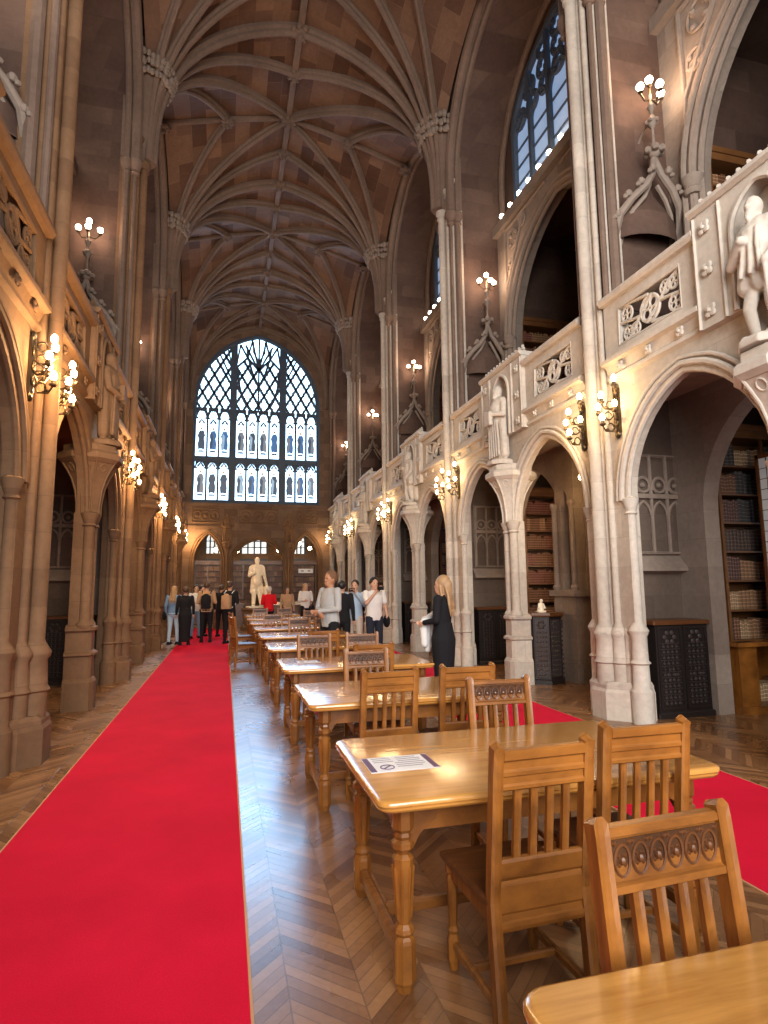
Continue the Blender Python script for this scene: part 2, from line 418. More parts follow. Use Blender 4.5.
def wall_rib_pts(a, b, x, z0=9.4, za=13.1, n=14):
    C = arch_curve(a, b, 10.6, za, n)
    return [(x, a, z0)]+[(x, u, z) for u, z in C]+[(x, b, z0)]

WALLS = {s: build_side(s, f) for s, f in SIDES}

# ------------------------------------------------------------------ clerestory and alcove windows
wn = 2
def simple_window(f, x, ya, yb, sill, zs, za, n, glass, idx, rows):
    C = arch_curve(ya, yb, zs, za, 10)
    g = MB(f); poly = [(ya, sill)]+C+[(yb, sill)]
    g.prism(poly, lambda u, z, w: (w, u, z), x, x+.02)
    o = g.build('window_%d' % idx, glass, smooth=False); o['kind'] = 'structure'
    fr = MB(f)
    fr.tube([(x-.03, u, z) for u, z in poly], .09, 6, True)
    for i in range(1, n):
        u = ya+(yb-ya)*i/n; zt = [z for (uu, z), (u2, z2) in zip(C, C[1:]) if uu <= u <= u2]
        top = zt[0] if zt else zs
        fr.box(x-.10, x-.01, u-.05, u+.05, sill, top)
    for i in range(n):
        uc = ya+(yb-ya)*(i+.5)/n; r = (yb-ya)/n/2
        c2 = arch_curve(uc-r, uc+r, zs-.35, zs-.35+r*1.3, 6)
        fr.tube([(x-.05, u, z) for u, z in c2], .05, 5)
    for z in rows: fr.box(x-.05, x-.015, ya, yb, z-.015, z+.015)
    k = 0
    zz = zs
    while zz < za-.3:                       # quatrefoil circles in the head
        half = [u for u, z in C if z >= zz+.2]
        if half:
            lo, hi = min(half), max(half); m = max(1, int((hi-lo)/.5))
            for i in range(m):
                cy = lo+(hi-lo)*(i+.5)/m
                fr.tube([(x-.04, cy+.2*cos(t*pi/6), zz+.12+.2*sin(t*pi/6)) for t in range(12)], .05, 5, True)
                for q_ in range(4): fr.sphere((x-.04, cy+.15*cos(q_*pi/2+pi/4), zz+.12+.15*sin(q_*pi/2+pi/4)), .06, 6, 4)
        zz += .42
    fr.build('window_tracery', LEAD, o)
    return o
for s, f in SIDES:
    for a, b in zip(YC, YC[1:]+[YC[-1]+L]):
        simple_window(f, 6.08, a+.75, b-.75, 9.9, 11.6, 12.85, 5, GLASSC, wn, [10.3,10.7,11.1]); wn += 1
    for a, b in zip(YC[1:], YC[2:]+[YC[-1]+L]):
        tw = (a+b)/2
        simple_window(f, 8.36, tw-.8, tw+.8, 1.7, 2.9, 3.6, 3, GLASSA, wn, [2.1,2.5]); wn += 1

# ------------------------------------------------------------------ piers
def build_pier(side, f, y, label):
    t = thing('stone_pier', label, 'pier', f((XW, y, 0)), group='tall clustered piers along the %s wall' % side)
    st = S_WALL if side == 'right' else S_BROWN; ox, oy, oz = f((XW, y, 0))
    g = lambda p: (lambda q: (q[0]-ox, q[1]-oy, q[2]))(f((p[0]+XW, p[1]+y, p[2])))
    # plinth: stepped moulded plan
    def plan(e):
        return [(.28,-.30-e),( -.02,-.30-e),(-.10-e,-.20-e*.5),(-.20-e,-.14),(-.20-e,.14),(-.10-e,.20+e*.5),(-.02,.30+e),(.28,.30+e)]
    m = MB(g); m.loft([[(x, v, z) for x, v in plan(e)] for e, z in ((.05,0),(.05,.32),(.03,.36),(.03,.40),(-.01,.44))])
    m.build('plinth', st, t, smooth=False)
    m = MB(g)
    pl = [(.28,-.27),(.12,-.27),(.12,-.215),(.03,-.19),(.03,-.115),(-.03,-.1),(-.03,-.085),(-.05,-.06),(-.05,.06),(-.03,.085),(-.03,.1),(.03,.115),(.03,.19),(.12,.215),(.12,.27),(.28,.27)]
    m.loft([[(x, v, z) for x, v in pl] for z in (.4, 9.9)]); m.build('pier_core', st, t, smooth=False)
    m = MB(g); m.loft([[(x, v, z) for x, v in pl] for z in (9.9, 12.7)]); m.build('upper_core', S_RIB, t, smooth=False)
    for (x, v, r, zt) in ((-.11, 0, .075, 9.85), (-.025, .15, .042, 10.3), (-.025, -.15, .042, 10.3), (.06, .245, .032, 10.5), (.06, -.245, .032, 10.5)):
        b = r+.035
        m = MB(g)
        m.lathe([(b+.01,.38),(b+.01,.64),(b+.035,.66),(b+.01,.70),(b,.94),(b+.025,.98),(b+.03,1.01),(r+.01,1.10),(r,1.13),(r,zt-.1),(r+.03,zt-.06),(r+.01,zt-.02),(r+.05,zt+.06),(r+.055,zt+.12),(r,zt+.15)], (x, v, 0), 12)
        m.build('shaft', st, t, ang=50)
    # fan of rib shafts above the capital, ending in a carved leafy band
    m = MB(g); rings = []
    for z, r in ((9.95,.10),(10.4,.15),(10.9,.22),(11.4,.31),(11.75,.39),(11.95,.42)):
        rings.append([(-.07+r*(-abs(cos(q)))*(1.0) - (.03 if i % 2 == 0 else 0), r*1.05*sin(q), z) for i, q in enumerate([-pi/2+pi*k/16 for k in range(17)])]+[(.05, r, z), (.05, -r, z)])
    m.loft(rings); m.build('fan_corbel', S_RIB, t)
    m = MB(g)
    for k in range(19):
        q = -pi/2+pi*k/18
        for zz, rr in ((11.66,.46),(11.80,.50),(11.93,.54)):
            q_ = q+random.uniform(-.03,.03); m.sphere((-.1-rr*cos(q_), rr*1.05*sin(q_), zz+random.uniform(-.03,.03)), random.uniform(.045,.075), 6, 4, (1,1,1.3))
    m.build('leaf_capital', S_MIDC, t)
    return t
for s, f in SIDES:
    for i, y in enumerate(YC[1:] if s == 'left' else YC[2:]):
        if s == 'left' and i == 0: continue
        k = i-1 if s == 'left' else i
        build_pier(s, f, y, '%s tall clustered stone pier of the %s wall' % (ORD[k], s))

# ------------------------------------------------------------------ statues (figures in stone)
def remesh(o, vox, smooth=2):
    m = o.modifiers.new('r', 'REMESH'); m.mode = 'VOXEL'; m.voxel_size = vox; m.use_smooth_shade = True
    if smooth: s = o.modifiers.new('s', 'SMOOTH'); s.iterations = smooth; s.factor = .5
    dg = bpy.context.evaluated_depsgraph_get(); me = bpy.data.meshes.new_from_object(o.evaluated_get(dg))
    mats = [x for x in o.data.materials]; o.modifiers.clear(); o.data = me
    if not me.materials:
        for x in mats: me.materials.append(x)
    me.shade_smooth(); return o
def statue_mb(kind=0):
    m = MB()
    # facing -Y local, 1.35 tall; robed
    m.sphere((0.0,-.02,1.25), .085, 12, 8, (.85,1,1.2)); m.cap((0,0,1.1),(0,-.01,1.2),.055,.05)
    m.sphere((0,.0,1.0), .17, 12, 8, (1.15,.75,.9)); m.cap((-.13,0,1.04),(.13,0,1.04),.08,.08)
    m.cap((0,0,.95),(0,.01,.72),.16,.15)
    if kind == 0:      # cloak to the ankles, staff hand
        for x, r in ((-.12,.09),(-.04,.11),(.05,.11),(.13,.085)): m.cap((x*.8,.02+.02*sin(x*30),.85),(x*1.1,.01,.12),r,r*.9,8)
        m.cap((.17,0,1.02),(.24,-.05,.78),.06,.05); m.cap((.24,-.05,.78),(.10,-.19,.80),.05,.035); m.sphere((.08,-.2,.82),.045,8,6)
        m.cap((-.17,0,1.02),(-.23,-.06,.76),.06,.05); m.cap((-.23,-.06,.76),(-.10,-.19,.68),.05,.035); m.sphere((-.08,-.2,.69),.045,8,6)
        m.box(-.1,.1,-.25,-.18,.62,.86)
        for x in (-.14,-.07,0,.07,.14): m.tube([(x,-.13,.7),(x*1.2,-.125,.4),(x*1.25,-.12,.08)],.022,6)
    else:              # tunic, bare legs, cloak behind, leaning on a shield
        for x in (-.1,.0,.1): m.cap((x,.0,.8),(x*1.25,-.01,.55),.1,.1,8)
        m.cap((-.08,0,.55),(-.10,-.06,.32),.07,.055); m.cap((-.10,-.06,.32),(-.10,0,.08),.055,.04); m.cap((-.1,0,.05),(-.12,-.12,.04),.04,.035)
        m.cap((.08,0,.55),(.09,-.02,.32),.07,.055); m.cap((.09,-.02,.32),(.1,.02,.08),.055,.04); m.cap((.1,.02,.05),(.12,-.1,.04),.04,.035)
        m.cap((.1,.12,1.0),(.16,.14,.15),.09,.1,8); m.cap((-.1,.12,1.0),(-.14,.14,.15),.09,.1,8); m.cap((0,.14,1.0),(0,.16,.15),.1,.1,8)
        m.cap((.17,0,1.02),(.26,-.04,.80),.06,.05); m.cap((.26,-.04,.80),(.2,-.17,.64),.05,.035); m.sphere((.2,-.18,.62),.045,8,6)
        m.tube([(.2,-.19,.62),(.21,-.17,.05)],.025,6)
        m.cap((-.17,0,1.02),(-.24,-.06,.8),.06,.05); m.cap((-.24,-.06,.8),(-.04,-.17,.9),.05,.035); m.sphere((-.02,-.18,.91),.045,8,6)
        for x in (-.1,0,.1): m.tube([(x,-.12,1.0),(x*.7+.03,-.14,.85),(x,-.13,.6)],.022,6)
    m.sphere((0,-.105,1.245),.018,6,4); m.cap((0,-.08,1.17),(0,-.1,1.13),.04,.025)      # nose, beard
    m.lathe([(.24,-.06),(.24,0),(.21,.03)], (0,0,0), 8, pi/8)
    return m
STAT = [remesh(statue_mb(k).build('carved_statue', S_CARVE), .012) for k in (0,1)]
for o in STAT: tag(o, 'x', 'statue')
st_used = [[False], [False]]
STB = [remesh(statue_mb(k).build('carved_statue', S_BROWN), .014) for k in (0,1)]
for o in STB: tag(o, 'x', 'statue')
stb_used = [[False], [False]]

# ------------------------------------------------------------------ twin columns, corbels, balustrades, niches
def build_twin(side, f, y, label):
    ox, oy, oz = f((XW+.05, y, 0)); t = thing('twin_column', label, 'column', (ox, oy, 0), group='twin shafts carrying statue corbels, %s wall' % side)
    st = S_WALL if side == 'right' else S_BROWN; cv = S_CARVE if side == 'right' else S_BROWN
    g = lambda p: (lambda q: (q[0]-ox, q[1]-oy, q[2]))(f((p[0]+XW+.05, p[1]+y, p[2])))
    m = MB(g); pl = lambda e: [(-.15-e,-.16-e),(-.19-e,-.1),(-.19-e,.1),(-.15-e,.16+e),(.1,.2+e),(.15,.2+e),(.15,-.2-e),(.1,-.2-e)]
    m.loft([[(x, v, z) for x, v in pl(e)] for e, z in ((.02,0),(.02,.36),(0,.4),(-.02,.42),(-.02,.70),(.02,.72),(.02,.75),(-.03,.78),(-.03,1.02),(.01,1.05),(.01,1.09),(-.06,1.13))])
    m.build('column_base', st, t, smooth=False)
    for v in (-.1, .1):
        m = MB(g); m.lathe([(.1,1.08),(.11,1.12),(.075,1.18),(.07,1.2),(.07,2.46),(.095,2.48),(.075,2.51),(.105,2.6),(.12,2.65),(.08,2.67)], (-.06, v, 0), 14); m.build('shaft', st, t)
    m = MB(g); m.box(.0,.14,-.11,.11,1.1,2.66); m.build('column_core', st, t, smooth=False)
    # trumpet corbel
    m = MB(g); rings = []
    for z, r in ((2.62,.15),(2.8,.155),(2.98,.18),(3.14,.23),(3.27,.30),(3.36,.36)):
        rings.append([(-.02+r*cos(q)*1.0, r*sin(q), z) for q in [pi/8+pi*k/4 for k in range(8)]])
    m.loft(rings); m.build('trumpet_corbel', cv, t, smooth=False)
    m = MB(g)
    for k in range(8):                # ribs and little tracery on the trumpet
        q = pi/8+pi*k/4
        m.tube([(-.02+r*cos(q), r*sin(q), z) for z, r in ((2.64,.155),(2.8,.16),(2.98,.185),(3.14,.235),(3.27,.305),(3.36,.365))], .014, 6)
        q2 = q+pi/8
        for dz, rr, cr in ((3.28,.285,.05),):
            m.tube([(-.02+(rr+(zz)*.6)*cos(q2)-cr*cos(a)*sin(q2), (rr+zz*.6)*sin(q2)+cr*cos(a)*cos(q2), dz+cr*sin(a)) for a in [2*pi*j/10 for j in range(10)] for zz in (cr*sin(a),)], .011, 5, True)
    m.build('corbel_tracery', cv, t)
    m = MB(g); m.lathe([(.37,3.35),(.43,3.4),(.43,3.47),(.40,3.5),(.36,3.52),(.36,3.6),(.3,3.62)], (-.02,0,0), 8, pi/8); m.build('statue_platform', cv, t, smooth=False)
    return t

def build_bal(side, f, ya, yb, label, far):
    """pierced parapet length between pier and niche"""
    yc = (ya+yb)/2; ox, oy, oz = f((XW, yc, 4.3)); hw = (yb-ya)/2
    t = thing('stone_balustrade', label, 'balustrade', (ox, oy, oz), group='pierced parapet lengths of the %s gallery' % side)
    cv = S_CARVE if side == 'right' else S_BROWN
    g = lambda p: (lambda q: (q[0]-ox, q[1]-oy, q[2]-oz))(f((p[0]+XW, p[1]+yc, p[2]+4.3)))
    m = MB(g)
    ph = hw-.28; z0, z1 = .2, .68
    m.box(-.04,.1,-hw,hw,.0,z0); m.box(-.04,.1,-hw,hw,z1,.8); m.box(-.04,.1,-hw,-ph,z0,z1); m.box(-.04,.1,ph,hw,z0,z1)
    m.build('panel_frame', cv, t, smooth=False)
    m = MB(g)
    m.tube([(-.03,-ph,z0),(-.03,ph,z0),(-.03,ph,z1),(-.03,-ph,z1)], .022, 5, True)
    cz = (z0+z1)/2; R = .155
    def ring(cy, cz, r, rr=.018, foils=4):
        m.tube([(-.0, cy+r*cos(a*pi/9), cz+r*sin(a*pi/9)) for a in range(18)], rr, 6, True)
        for q in range(foils):
            a = pi/4+2*pi*q/foils; m.tube([(0, cy+r*.52*cos(a)+r*.38*cos(b*pi/5), cz+r*.52*sin(a)+r*.38*sin(b*pi/5)) for b in range(10)], rr*.8, 5, True)
    ring(0, cz, R)
    for sg in (-1, 1):
        m.tube([(0, sg*ph, z0 if sg > 0 else z1), (0, sg*ph*.62, (z0+.06) if sg > 0 else z1-.06), (0, sg*.2, cz-sg*.05), (0, -sg*.05, cz+sg*R)], .022, 6)
        m.tube([(0, sg*ph, z1 if sg > 0 else z0), (0, sg*ph*.55, (z1-.02) if sg > 0 else z0+.02), (0, 0.02*sg, cz+sg*(R+.02))], .022, 6)
        m.tube([(0, sg*ph, cz+sg*.04), (0, sg*ph*.6, cz), (0, sg*R*.9, cz-sg*.02)], .02, 6)
        ring(sg*(ph-.12), cz+sg*.11, .095, .014); ring(sg*(R+.1), cz-sg*.13, .075, .013, 3)
        ring(sg*(ph-.13), cz-sg*.13, .08, .013, 3)
    m.build('tracery_panel', cv, t)
    m = MB(g); m.sweep([(0,0),(0,.0)], [(0,0,0),(0,.01,0)], (1,0,0)) if False else None
    m.loft([[(x, v, z) for x, z in ((-.1,.8),(-.13,.84),(-.13,.88),(-.06,.93),(.14,.93),(.14,.8))] for v in (-hw, hw)])
    m.build('handrail', cv, t, smooth=False)
    m = MB(g)
    m.loft([[(x, v, z) for x, z in ((.0,-.2),(-.05,-.17),(-.05,-.13),(-.02,-.1),(-.06,.0),(-.13,.02),(-.13,.07),(-.04,.12),(.0,.12))] for v in (-hw, hw)])
    m.build('cornice', cv, t, smooth=False)
    if not far:
        for k in range(3):
            m = MB(g); rosette(m, (-.075, (k-1)*hw*.62, -.06), .06); m.build('rosette', cv, t)
    return t

def build_niche(side, f, y, label, far):
    ox, oy, oz = f((XW, y, 4.3)); t = thing('statue_niche', label, 'niche', (ox, oy, oz), group='crested niche panels of the %s gallery' % side)
    cv = S_CARVE if side == 'right' else S_BROWN
    g = lambda p: (lambda q: (q[0]-ox, q[1]-oy, q[2]-oz))(f((p[0]+XW, p[1]+y, p[2]+4.3)))
    m = MB(g); hw = .76
    arch_wall(m, lambda u, z, w: (w, u, z), -hw, hw, -.2, 1.0, [(-.3,.3,-.19,.55,.92)], -.1, .1, 8)
    m.box(.06,.14,-.32,.32,-.2,1.0); m.build('niche_panel', cv, t, smooth=False)
    m = MB(g); C = arch_curve(-.3,.3,.55,.92,8); m.tube([(-.11,-.3,-.19)]+[(-.11,u,z) for u,z in C]+[(-.11,.3,-.19)], .028, 6)
    for v in (-hw+.02, hw-.02, -.42, .42): m.tube([(-.11,v,-.2),(-.11,v,.98)], .02, 5)
    m.build('niche_molding', cv, t)
    m = MB(g); m.loft([[(x, v, z) for x, z in ((-.12,1.0),(-.16,1.03),(-.16,1.07),(.14,1.07),(.14,1.0))] for v in (-hw-.02, hw+.02)])
    n = 13
    for k in range(n):
        v = -hw+.06+(2*hw-.12)*k/(n-1)
        m.box(-.05,.0,v-.04,v+.04,1.07,1.1); m.sphere((-.03,v-.022,1.13),.03,6,4); m.sphere((-.03,v+.022,1.13),.03,6,4); m.sphere((-.03,v,1.18),.028,6,4)
    m.build('cresting', cv, t)
    if not far:
        for v in (-hw+.16, hw-.16):
            for z in (-.05,.38,.82):
                m = MB(g); rosette(m, (-.12, v, z), .075); m.build('rosette', cv, t)
    return t

for s, f in SIDES:
    cs = YC+[YC[-1]+L]; n = 0
    for i, (a, b) in enumerate(zip(cs, cs[1:])):
        if i < 1: continue
        tw = (a+b)/2
        k = i-1
        if s == 'left' and k < 1: 
            pass
        build_twin(s, f, tw, '%s twin stone shaft with trumpet corbel in the %s arcade, counting away from the camera' % (ORD[k], s))
        build_niche(s, f, tw, 'crested stone niche panel behind the %s statue of the %s gallery front' % (ORD[k], s), k > 2)
        build_bal(s, f, a+.24, tw-.76, 'pierced stone parapet on the near side of the %s statue, %s gallery' % (ORD[k], s), k > 2)
        build_bal(s, f, tw+.76, b-.24, 'pierced stone parapet on the far side of the %s statue, %s gallery' % (ORD[k], s), k > 2)
        x, y, z = f((XW-.14, tw, 3.68)); kk = (k+1) % 2
        poses = ('bare-legged stone figure in short tunic with staff', 'robed stone figure holding a book')
        src, us = (STAT, st_used) if s == 'right' else (STB, stb_used)
        place(src[kk], us[kk], (x, y, z), radians(-90 if s == 'right' else 90), '%s, %s along the %s gallery front' % (poses[1 if kk == 0 else 0], ORD[k], s), 'stone figures along the galleries')

# ------------------------------------------------------------------ vaulted ceiling with ribs and bosses
def rib_curve(S, T, n=16, q=.36, bl=.10):
    out = []
    for i in range(n+1):
        u = (i/n)**2.2
        h = (1-bl)*(1-(1-u)**2)**q+bl*u
        out.append((S[0]+(T[0]-S[0])*u, S[1]+(T[1]-S[1])*u, S[2]+(T[2]-S[2])*h))
    return out
web = MB()
ceil_ribs = []; bosses = {}
SPZ = 10.0
bays = [(a, b) for a, b in zip(YC, YC[1:]+[YC[-1]+L])]
for bi, (a, b) in enumerate(bays):
    ym = (a+b)/2
    for sx, xs in ((1, 4.52), (-1, -1.72)):
        for yp, sy in ((a, 1), (b, -1)):
            Sp = (xs, yp, SPZ)
            xm = RIDX+(xs-RIDX)*.5
            tg = [(xs, ym, 13.05), (xm, ym, 13.5), (RIDX, ym, RIDZ), (RIDX, yp+sy*(1.15 if sy > 0 else 1.35), RIDZ+.0), (RIDX, yp, RIDZ)]
            cur = [rib_curve(Sp, T) for T in tg]
            for c1, c2 in zip(cur, cur[1:]):
                for (p, q), (r, t) in zip(zip(c1, c2), zip(c1[1:], c2[1:])):
                    web.add([p, q, t, r], [(0,1,2,3)])
            for j, c in enumerate(cur):
                if j == 0: continue
                if j == 4 and sy == -1 and bi < len(bays)-1: continue
                ceil_ribs.append((c, j))
            for j, T in enumerate(tg):
                if j == 4 or j > 0: bosses[(round(T[0],2), round(T[1],2))] = (T, j)
            bosses[(round(xs,2), round(ym,2))] = (tg[0], 0)
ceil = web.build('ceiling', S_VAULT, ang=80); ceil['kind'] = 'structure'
ceil2 = MB().box(-6.2, 9, YB, YEND+.4, 14.3, 14.5).build('roof_slab', S_DARK, ceil, smooth=False)
prof = [(-.075,.03),(-.075,-.05),(-.045,-.08),(-.045,-.12),(-.018,-.15),(.018,-.15),(.045,-.12),(.045,-.08),(.075,-.05),(.075,.03)]
def rib_mesh(c, w=1.):
    p0, p1 = Vector(c[0]), Vector(c[-1]); h = Vector((p1.x-p0.x, p1.y-p0.y, 0)).normalized(); side = Vector((-h.y, h.x, 0))
    m = MB(); rings = []; pts = [Vector(p) for p in c]
    for i, p in enumerate(pts):
        t = (pts[min(i+1, len(pts)-1)]-pts[max(i-1, 0)]).normalized(); nn = side.cross(t)
        if nn.dot(Vector((p0.x*.0, 0, 1))) < 0 and i > 3: nn = -nn
        nn = t.cross(side) if (t.cross(side)).z > 0 or (t.cross(side)).dot(-h) > 0 else -t.cross(side)
        rings.append([p+side*a*w+nn*b*w for a, b in prof])
    m.loft(rings); return m
for c, j in ceil_ribs:
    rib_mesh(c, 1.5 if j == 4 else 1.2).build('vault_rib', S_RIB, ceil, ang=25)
MB().box(RIDX-.07, RIDX+.07, YC[0], YEND, RIDZ-.13, RIDZ+.05).build('ridge_rib', S_RIB, ceil, smooth=False)
for a, b in bays:
    ym = (a+b)/2
    for sx, xs in ((1, 4.52), (-1, -1.72)):
        xm = RIDX+(xs-RIDX)*.5; m = MB()
        for P, Q in (((RIDX, ym, RIDZ), (xm, ym, 13.5)), ((xm, ym, 13.5), (xs, ym, 13.05))):
            m.tube([(P[0], P[1], P[2]-.03), (Q[0], Q[1], Q[2]-.03)], .075, 8)
        m.build('cross_ridge_rib', S_RIB, ceil)
for (T, j) in bosses.values():
    if T[1] < 5: continue
    r = .2 if j == 2 or j == 4 else .16
    m = MB(); m.sphere((T[0], T[1], T[2]-.14), r*.8, 10, 6, (1,1,.7))
    for k in range(7):
        a = 2*pi*k/7; m.sphere((T[0]+r*.8*cos(a), T[1]+r*.8*sin(a), T[2]-.14), r*.38, 7, 5)
    m.sphere((T[0], T[1], T[2]-.25), r*.4, 7, 5); m.build('carved_boss', S_RIB, ceil)

# ------------------------------------------------------------------ end wall with the great window
mpy = lambda u, z, w: (u, w, z)
WX0, WX1, WSILL, WSPR, WAP = -1.52, 4.12, 5.4, 9.9, 13.35
w = MB()
arch_wall(w, mpy, -1.9, 4.7, 4.2, 14.4, [(WX0, WX1, WSILL, WSPR, WAP)], YEND, YEND+.35, 20)
arch_wall(w, mpy, -1.9, 4.7, 0, 4.2, [(-1.37,-.17,0,2.75,4.02), (.27,2.57,0,2.6,3.75), (2.95,4.15,0,2.75,4.02)], YEND, YEND+.35, 12)
for x0, x1 in ((-6.2,-1.85),(4.65,9.0)): w.box(x0, x1, YEND, YEND+.35, 0, 14.4)
w.box(-6.2, 9, YEND+3.2, YEND+3.4, 0, 5.2); w.box(-6.2, 9, YEND+.3, YEND+3.3, 5.0, 5.2)
we = w.build('wall_end', S_END, smooth=False); we['kind'] = 'structure'
for ua, ub, zs, za in ((-1.37,-.17,2.75,4.02), (.27,2.57,2.6,3.75), (2.95,4.15,2.75,4.02)):
    m = MB(); C = arch_curve(ua, ub, zs, za, 12)
    for off, yy, r in ((0, YEND-.01, .04), (.09, YEND-.03, .04), (.17, YEND-.03, .025)):
        cen = (ua+ub)/2
        m.tube([(ua-off, yy, 0)]+[(u+off*(min(1, abs(u-cen)/.3))*(1 if u > cen else -1), yy, z+off*.8*(1-(abs(u-cen)/((ub-ua)/2))**2)) for u, z in C]+[(ub+off, yy, 0)], r, 7)
    m.build('arch_molding', S_BROWN, we)
m = MB()                                   # string courses and blind panels over the arches
m.box(-1.85, 4.65, YEND-.1, YEND, 5.25, 5.36); m.box(-1.85, 4.65, YEND-.06, YEND, 4.28, 4.34)
m.build('string_course', S_END, we, smooth=False)
for x0, x1 in ((-1.45,-.35),(.55,2.25),(3.15,4.05)):
    m = MB(); z0, z1 = 4.5, 5.1
    m.tube([(x0,YEND-.02,z0),(x1,YEND-.02,z0),(x1,YEND-.02,z1),(x0,YEND-.02,z1)], .035, 5, True)
    n = 3
    for k in range(n):
        cx = x0+(x1-x0)*(k+.5)/n; r = .2
        m.tube([(cx+r*cos(a*pi/7), YEND-.03, 4.8+r*sin(a*pi/7)) for a in range(14)], .03, 5, True)
        m.sphere((cx, YEND-.02, 4.8), .09, 8, 5)
    m.build('blind_panel', S_BROWN, we)
for k, x in enumerate((.05, 2.76)):
    t = thing('statue_corbel', 'stone corbel under the %s statue between the end wall arches' % ('left' if k == 0 else 'right'), 'corbel', (x, YEND-.2, 3.0))
    m = MB(); m.lathe([(.06,0),(.08,.15),(.13,.3),(.22,.42),(.22,.5),(.19,.52)], (0,0,0), 8, pi/8); m.build('corbel_body', S_BROWN, t, smooth=False)
    m = MB(); m.lathe([(.09,-3.0),(.09,-2.6),(.05,-2.55),(.05,.0)], (0,.08,0), 10); m.build('corbel_shaft', S_BROWN, t)
    o = place(STB[k], stb_used[k], (x, YEND-.2, 3.58), 0, 'dark stone statue on the %s pillar of the end wall between two arches' % ('left' if k == 0 else 'right'), 'stone figures on the end wall')

# the window itself
ARC = arch_curve(WX0, WX1, WSPR, WAP, 24)
def arch_top(x):
    for (a, za), (b, zb) in zip(ARC, ARC[1:]):
        if a <= x <= b: return za+(zb-za)*(x-a)/(b-a) if b > a else za
    return -1
inside = lambda x, z: WX0 < x < WX1 and z < arch_top(x)
m = MB(); m.prism([(WX0, WSILL)]+ARC+[(WX1, WSILL)], mpy, YEND+.26, YEND+.28)
win = m.build('window_1', GLASSW, smooth=False); win['kind'] = 'structure'
YG = YEND+.16
m = MB(); m.tube([(x, YEND+.1, z) for x, z in [(WX0, WSILL)]+ARC+[(WX1, WSILL)]], .12, 8, True); m.build('window_arch_molding', LEAD, win)
MX = (.19, 2.44)
def bar(mb, x0, z0, x1, z1, wd, y0=YG-.05, y1=YG+.09):
    d = Vector((x1-x0, z1-z0)); L_ = d.length
    if L_ < 1e-4: return
    d /= L_; n = Vector((-d.y, d.x))*wd/2
    mb.prism([(x0-n.x, z0-n.y), (x1-n.x, z1-n.y), (x1+n.x, z1+n.y), (x0+n.x, z0+n.y)], mpy, y0, y1)
def clipbar(mb, x0, z0, x1, z1, wd, cond=inside):
    n = 24; run = None
    for i in range(n+1):
        x, z = x0+(x1-x0)*i/n, z0+(z1-z0)*i/n
        if cond(x, z):
            if run is None: run = (x, z)
            last = (x, z)
        elif run: bar(mb, *run, *last, wd); run = None
    if run: bar(mb, *run, *last, wd)
m = MB()
for x in MX: m.box(x-.15, x+.15, YG-.12, YG+.1, WSILL, arch_top(x))
m.box(WX0, WX1, YG-.1, YG+.1, 7.28, 7.50); m.box(WX0, WX1, YG-.1, YG+.1, WSILL-.02, WSILL+.12)
m.build('main_mullions', LEAD, win, smooth=False)
sections = [(WX0+.08, MX[0]-.11, 3), (MX[0]+.11, MX[1]-.11, 4), (MX[1]+.11, WX1-.08, 3)]
m = MB(); figs = []
for x0, x1, n in sections:
    wl = (x1-x0)/n
    for k in range(n+1):
        x = x0+k*wl
        if 0 < k < n: m.box(x-.04, x+.04, YG-.06, YG+.09, WSILL, 9.55)
    for k in range(n):
        xa, xb = x0+k*wl+.03, x0+(k+1)*wl-.03; cx = (xa+xb)/2
        for zt, sp in ((7.3, 6.95), (9.75, 9.25)):
            C = arch_curve(xa, xb, sp, zt-.02, 6)      # trefoil head
            m.tube([(u, YG, z) for u, z in C], .035, 5)
            for (p, q) in zip(C, C[1:]):
                m.prism([p, q, (q[0], zt+.02), (p[0], zt+.02)], mpy, YG-.03, YG+.05)
            for sg in (-1, 1): m.sphere((cx+sg*wl*.36, YG, sp+.02), .05, 6, 4)
        figs += [(cx, WSILL+.45, wl), (cx, 7.85, wl)]
m.build('window_mullions', LEAD, win, smooth=False)
def quatre_lattice(mb, x0, x1, n, zb, ztop, cond):
    wl = (x1-x0)/n; h = wl*1.75
    rows = int((ztop-zb)/(h/2))+2
    for r in range(-1, rows):
        for k in range(-1, n+1):
            cx = x0+(k+.5)*wl+(wl/2 if r % 2 else 0); cz = zb+h/2+r*h/2
            P = [(cx, cz-h/2), (cx+wl/2, cz), (cx, cz+h/2), (cx-wl/2, cz)]
            for i in (1, 2):
                a, b = P[i], P[(i+1) % 4]; clipbar(mb, *a, *b, .10, cond)
            for i in range(4):       # cusps pointing into the diamond
                a, b = P[i], P[(i+1) % 4]; mx, mz = (a[0]+b[0])/2, (a[1]+b[1])/2
                if cond(mx, mz) and cond(cx, cz):
                    dx, dz = (cx-mx)*.42, (cz-mz)*.42; tx, tz = (b[0]-a[0])*.16, (b[1]-a[1])*.16
                    mb.prism([(mx-tx, mz-tz), (mx+tx, mz+tz), (mx+dx, mz+dz)], mpy, YG-.03, YG+.06)
m = MB()
for i, (x0, x1, n) in enumerate(sections):
    if i == 1: continue
    quatre_lattice(m, x0, x1, n, 9.6, 13.2, lambda x, z, a=x0, b=x1: a <= x <= b and 9.6 < z < arch_top(x)-.05)
x0, x1, n = sections[1]; cxm = (x0+x1)/2
quatre_lattice(m, x0, x1, 4, 9.6, 13.2, lambda x, z: x0 <= x <= x1 and 9.6 < z < min(arch_top(x)-.05, 12.3-.9*abs(abs(x-cxm)-.52)))
